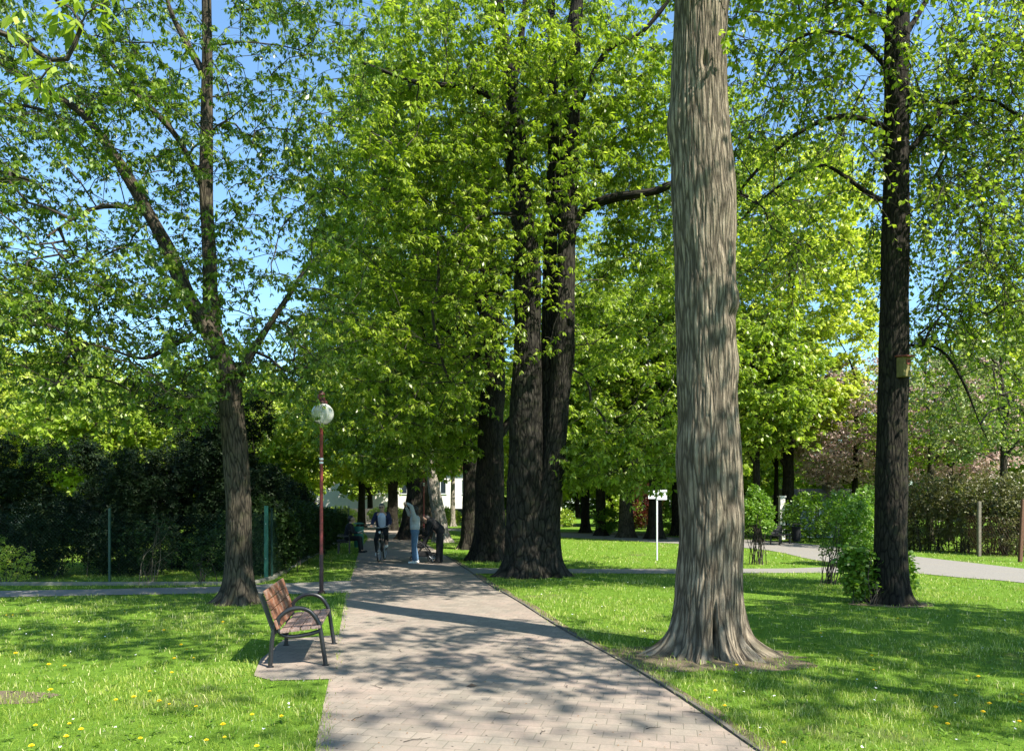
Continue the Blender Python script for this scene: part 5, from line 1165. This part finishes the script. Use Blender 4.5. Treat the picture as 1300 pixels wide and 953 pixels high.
fuse('trousers', [((-.02, -.09, .52), (.38, -.10, .52), .105, .08), ((.38, -.10, .50), (.42, -.10, .12), .076, .06), ((-.02, .09, .52), (.38, .10, .52), .105, .08), ((.38, .10, .50), (.44, .10, .12), .076, .06), ((-.04, -.06, .56), (-.04, .06, .56), .132, .132)], M['blackcloth'], ps, .012)
fuse('jacket', [((-.04, 0, .62), (.02, 0, .92), .15, .155), ((.02, -.1, .96), (.02, .1, .96), .11, .11), ((.02, -.16, .98), (.12, -.2, .74), .072, .058), ((.12, -.2, .74), (.30, -.09, .72), .058, .04), ((.02, .16, .98), (.12, .2, .74), .072, .058), ((.12, .2, .74), (.30, .09, .72), .058, .04)], M['blackcloth'], ps, .012)
fuse('hair', [((.06, 0, 1.26), (.04, 0, 1.22), .10, .10)], M['hair_dark'], ps, .012)
for (a_, b_) in ((.42, -.10), (.44, .10)): fuse('shoe', [((a_ - .03, b_, .045), (a_ + .17, b_, .037), .046, .038), ((a_, b_, .08), (a_ + .03, b_, .06), .046, .044)], M['rubber'], ps, .012)
nb = MB().box((0, 0, 0), (.20, .28, .02), Matrix.Rotation(-.4, 3, 'Y'), .004).build('book', M['white_paint']); nb.location = (sx_ + .41, sy_, .775); tag(nb, 'pale open book held by the person on the shaded bench', 'book')

# ------------------------------------------------------------------ grass, flowers and litter
def inside(poly, X, Y):
    poly = np.array(poly); c = np.zeros(len(X), bool); j = len(poly) - 1
    for i in range(len(poly)):
        xi, yi = poly[i]; xj, yj = poly[j]
        if yi != yj:
            k = ((yi > Y) != (yj > Y)) & (X < (xj - xi) * (Y - yi) / (yj - yi) + xi); c ^= k
        j = i
    return c
RExy = np.array(RE); LExy = np.array(LE)
def lawn_mask(X, Y, near=0.0):
    xl = np.interp(Y, LExy[:, 1], LExy[:, 0]) - near; xr = np.interp(Y, RExy[:, 1], RExy[:, 0]) + .045 + near
    ok = ~((X > xl) & (X < xr)); ok &= ~inside(pad, X, Y) & ~inside(cross_l, X, Y) & ~inside(cross_r, X, Y) & ~inside(curve_poly, X, Y)
    return ok
rg = np.random.default_rng(77)
def scatter(dens0, y0, y1, pw_=2.0):
    n = int(1.9 * dens0 * y0 ** pw_ * ((y1 ** (2 - pw_) - y0 ** (2 - pw_)) / (2 - pw_) if pw_ != 2 else math.log(y1 / y0)))
    u = rg.uniform(0, 1, n)
    Y = y0 * (y1 / y0) ** u if pw_ == 2 else (y0 ** (2 - pw_) + u * (y1 ** (2 - pw_) - y0 ** (2 - pw_))) ** (1 / (2 - pw_))
    X = rg.uniform(-.86, .86, n) * Y - .0
    return X, Y
def grass_field(dens0, y0, y1, hgt, wid):
    X, Y = scatter(dens0, y0, y1)
    ok = lawn_mask(X, Y, rg.normal(-.03, .035, len(X)) + .05 * vnoise(np.stack([X * 2, Y * 2.5, X * 0], 1), 41))
    pn = vnoise(np.stack([X * 1.1, Y * 1.1, X * 0], 1), 9) * .6 + vnoise(np.stack([X * 3.1, Y * 3.1, X * 0], 1), 10) * .4
    keep = rg.uniform(0, 1, len(X)) < np.clip(.75 + pn * .9, .18, 1)
    wv = 1 + .45 * vnoise(np.stack([X * 4, Y * 4, X * 0 + 5], 1), 31)
    for k, s_ in enumerate(soils):
        q = np.array(s_); c = q.mean(0); e = (q.max(0) - q.min(0)) / 2
        d = np.hypot((X - c[0]) / e[0], (Y - c[1]) / e[1]) * wv
        keep &= ~(rg.uniform(0, 1, len(X)) < (.8 if k == 2 else .95) * np.clip(1.5 - 1.7 * d, 0, 1))
    keep &= (np.hypot((X - TBX), (Y - TBY)) > .62)
    ok &= keep; X, Y, pn = X[ok], Y[ok], pn[ok]; n = len(X)
    tuft = np.clip(vnoise(np.stack([X * 7, Y * 7, X * 0], 1), 12), -.6, 1)
    far = np.clip(Y / 6, 1, 5)
    h = hgt * rg.uniform(.45, 1.35, n) * (1 + .55 * tuft + .35 * pn) * (1 + .06 * far); w_ = wid * rg.uniform(.6, 1.3, n) * far ** .75
    a = rg.uniform(0, 2 * np.pi, n); lean = rg.uniform(.1, .9, n) * h; la = rg.uniform(0, 2 * np.pi, n)
    base = np.stack([X, Y, np.zeros(n)], 1); s_ = np.stack([np.cos(a), np.sin(a), np.zeros(n)], 1) * w_[:, None] * .5; l_ = np.stack([np.cos(la), np.sin(la), np.zeros(n)], 1)
    mid = base + l_ * lean[:, None] * .35; mid[:, 2] = h * .6; tip = base + l_ * lean[:, None]; tip[:, 2] = h * rg.uniform(.75, 1.0, n)
    V = np.stack([base - s_, base + s_, mid + s_ * .8, mid - s_ * .8, tip], 1).reshape(-1, 3)
    b0 = np.arange(n)[:, None] * 5
    Q4 = b0 + np.array([[0, 1, 2, 3]]); T3 = np.concatenate([b0 + 3, b0 + 2, b0 + 4, b0 + 4], 1)
    r_ = np.clip(.45 + .30 * pn + .16 * tuft + rg.normal(0, .19, n), 0, .93); dry = rg.uniform(0, 1, n) < .06 + .12 * np.clip(-pn, 0, 1); r_[dry] = 1.0
    return V, Q4, b0, r_
V, Q4, b0, r_ = grass_field(7200, 3.6, 45, .042, .0042)
# blades: one quad and one triangle each
me = bpy.data.meshes.new('grass'); n = len(b0); Fi = np.concatenate([Q4, b0 + np.array([[3, 2, 4]])], 1).astype(np.int32)
me.vertices.add(len(V)); me.vertices.foreach_set('co', V.astype(np.float32).ravel()); me.loops.add(n * 7); me.loops.foreach_set('vertex_index', Fi.ravel())
me.polygons.add(n * 2); ls = (np.arange(n)[:, None] * 7 + np.array([[0, 4]])).ravel().astype(np.int32); me.polygons.foreach_set('loop_start', ls); me.polygons.foreach_set('loop_total', np.tile([4, 3], n).astype(np.int32))
at_ = me.attributes.new('rnd', 'FLOAT', 'FACE'); at_.data.foreach_set('value', np.repeat(r_, 2).astype(np.float32)); me.update(calc_edges=True)
o = link('grass', me, M['grass']); tag(o, 'short green lawn grass on both sides of the path', 'grass', kind='stuff')
print('grass blades', n)
# broad-leaved weeds in the turf
X, Y = scatter(26, 3.8, 22); ok = lawn_mask(X, Y, .05); X, Y = X[ok], Y[ok]
V, Fq, rn = leaves(np.stack([X, Y, np.full(len(X), .035)], 1), rg, 6, .07, .022, (-.55, .1), .15, 3.0)
o = link('weeds', mesh_np('weeds', V, Fq, rnd=rn), M['bush']); tag(o, 'small broad leaved weeds growing in the lawn', 'weeds', kind='stuff')
# daisies
X, Y = scatter(2.2, 5.0, 30, 1.3); ok = lawn_mask(X, Y, .1); X, Y = X[ok], Y[ok]
V, Fq, rn = leaves(np.stack([X, Y, np.full(len(X), .065)], 1), rg, 6, .014, .012, (-.1, .1), .3, 3.1)
o = link('daisies', mesh_np('daisies', V, Fq, rnd=rn), M['daisy']); tag(o, 'tiny white daisies scattered over the lawn', 'daisies', kind='stuff')
# dandelions, each its own plant
def dandelion():
    root = thing('dandelion', 'small yellow dandelion flower in the short lawn grass', 'flower', (0, 0, 0), 'dandelions in the lawn')
    mb = MB()
    for ring, (nn_, rr_, zz_) in enumerate(((14, .024, .0), (11, .018, .005), (7, .010, .009))):
        for k in range(nn_):
            a = 2 * math.pi * k / nn_ + ring * .3; c, s = math.cos(a), math.sin(a); w_ = .0045
            mb.poly([(0, 0, .078 + zz_), (c * rr_ * .7 - s * w_, s * rr_ * .7 + c * w_, .083 + zz_), (c * rr_, s * rr_, .080 + zz_), (c * rr_ * .7 + s * w_, s * rr_ * .7 - c * w_, .083 + zz_)])
    mb.lathe([(.006, .068), (.008, .076), (.007, .084)], seg=8); mb.build('flower_head', M['petal'], root)
    MB().tube([(0, 0, 0), (.004, .002, .04), (0, 0, .07)], .0022, 6).build('stalk', M['stem'], root)
    return root
dl = [(64, 880), (190, 877), (215, 893), (88, 918), (45, 922), (84, 939), (40, 951), (103, 929), (147, 889), (170, 887), (202, 893), (249, 898), (283, 925), (285, 937), (262, 941), (320, 909), (357, 911), (82, 846), (62, 846), (221, 837), (218, 855), (230, 819), (237, 822), (8, 778), (16, 778), (36, 774), (158, 772), (208, 800), (283, 790), (326, 950), (178, 938), (246, 833), (20, 831),
      (995, 946), (908, 878), (935, 846), (1042, 803), (1107, 833), (1109, 848), (1112, 862), (1227, 862), (1242, 860), (1248, 906), (1256, 894), (1295, 893), (1294, 917), (1203, 921), (1188, 900), (1140, 783), (1213, 885), (920, 896), (1297, 882)]
d0 = dandelion(); RR = random.Random(3)
for i, (a, b) in enumerate(dl):
    x, y, _ = P(a, b + 6)
    if i == 0: d0.location = (x, y, 0)
    else: copy_thing(d0, (x, y, RR.uniform(-.015, 0)), RR.uniform(0, 6), RR.uniform(.55, 1.0))
# fallen bud scales, twigs and a leaf on the paving
X, Y = scatter(60, 4.2, 24); ok = ~lawn_mask(X, Y, 0) & (X < np.interp(Y, RExy[:, 1], RExy[:, 0])) & (X > np.interp(Y, LExy[:, 1], LExy[:, 0])); X, Y = X[ok], Y[ok]
xl = np.interp(Y, LExy[:, 1], LExy[:, 0]); X = np.where(rg.uniform(0, 1, len(X)) < .45, xl + rg.exponential(.12, len(X)), X)
V, Fq, rn = leaves(np.stack([X, Y, np.full(len(X), .012)], 1), rg, 1, .016, .008, (-.1, .1), .25, 3.1, jit=.6)
o = link('litter', mesh_np('litter', V, Fq, rnd=rn), M['litterm'] if 'litterm' in M else M.setdefault('litterm', plain('brown_bud_scales', (.20, .11, .05), .9, 0, .4, 200))); tag(o, 'brown bud scales and crumbs fallen on the paving', 'litter', kind='stuff')
x, y, _ = P(592, 872)
o = MB().poly([(0, 0, .012), (.05, .03, .03), (.11, .01, .014), (.05, -.028, .02)]).build('fallen_leaf', M['litterd'] if 'litterd' in M else M.setdefault('litterd', plain('dead_leaf', (.06, .04, .025), .9))); o.location = (x, y, 0); o.modifiers.new('t', 'SOLIDIFY').thickness = .002
tag(o, 'single dark dead leaf lying on the sunlit paving', 'leaf')

RR = random.Random(9)
tw = None
for i, (a, b) in enumerate(((455, 912), (640, 905), (720, 872), (560, 848), (508, 826), (690, 930), (605, 800), (530, 940), (830, 925), (880, 905), (478, 872), (660, 835))):
    x, y, _ = P(a, b); mb = MB(); L = RR.uniform(.05, .13)
    mb.tube([(-L, 0, .006), (-L * .3, .012, .010), (L * .3, -.006, .009), (L, .010, .006)], [.0028, .0026, .002, .001], 6).tube([(0, .002, .009), (L * .4, .03, .008)], [.0016, .0008], 5)
    o = mb.build('fallen_twig', M['twig']); o.location = (x, y, .004); o.rotation_euler.z = RR.uniform(0, 3)
    tag(o, 'tiny dark fallen twig lying on the paved path', 'twig', 'fallen twigs on the path')
# clover and plantain patches
X, Y = scatter(55, 3.8, 26); pz = vnoise(np.stack([X * .8, Y * .8, X * 0 + 3], 1), 51); ok = lawn_mask(X, Y, .03) & (pz > .15); X, Y = X[ok], Y[ok]
V, Fq, rn = leaves(np.stack([X, Y, rg.uniform(.03, .06, len(X))], 1), rg, 3, .022, .020, (-.2, .2), .3, 3.0)
o = link('clover', mesh_np('clover', V, Fq, rnd=rn * .6), M['bush']); tag(o, 'patches of low clover leaves in the lawn', 'clover', kind='stuff')
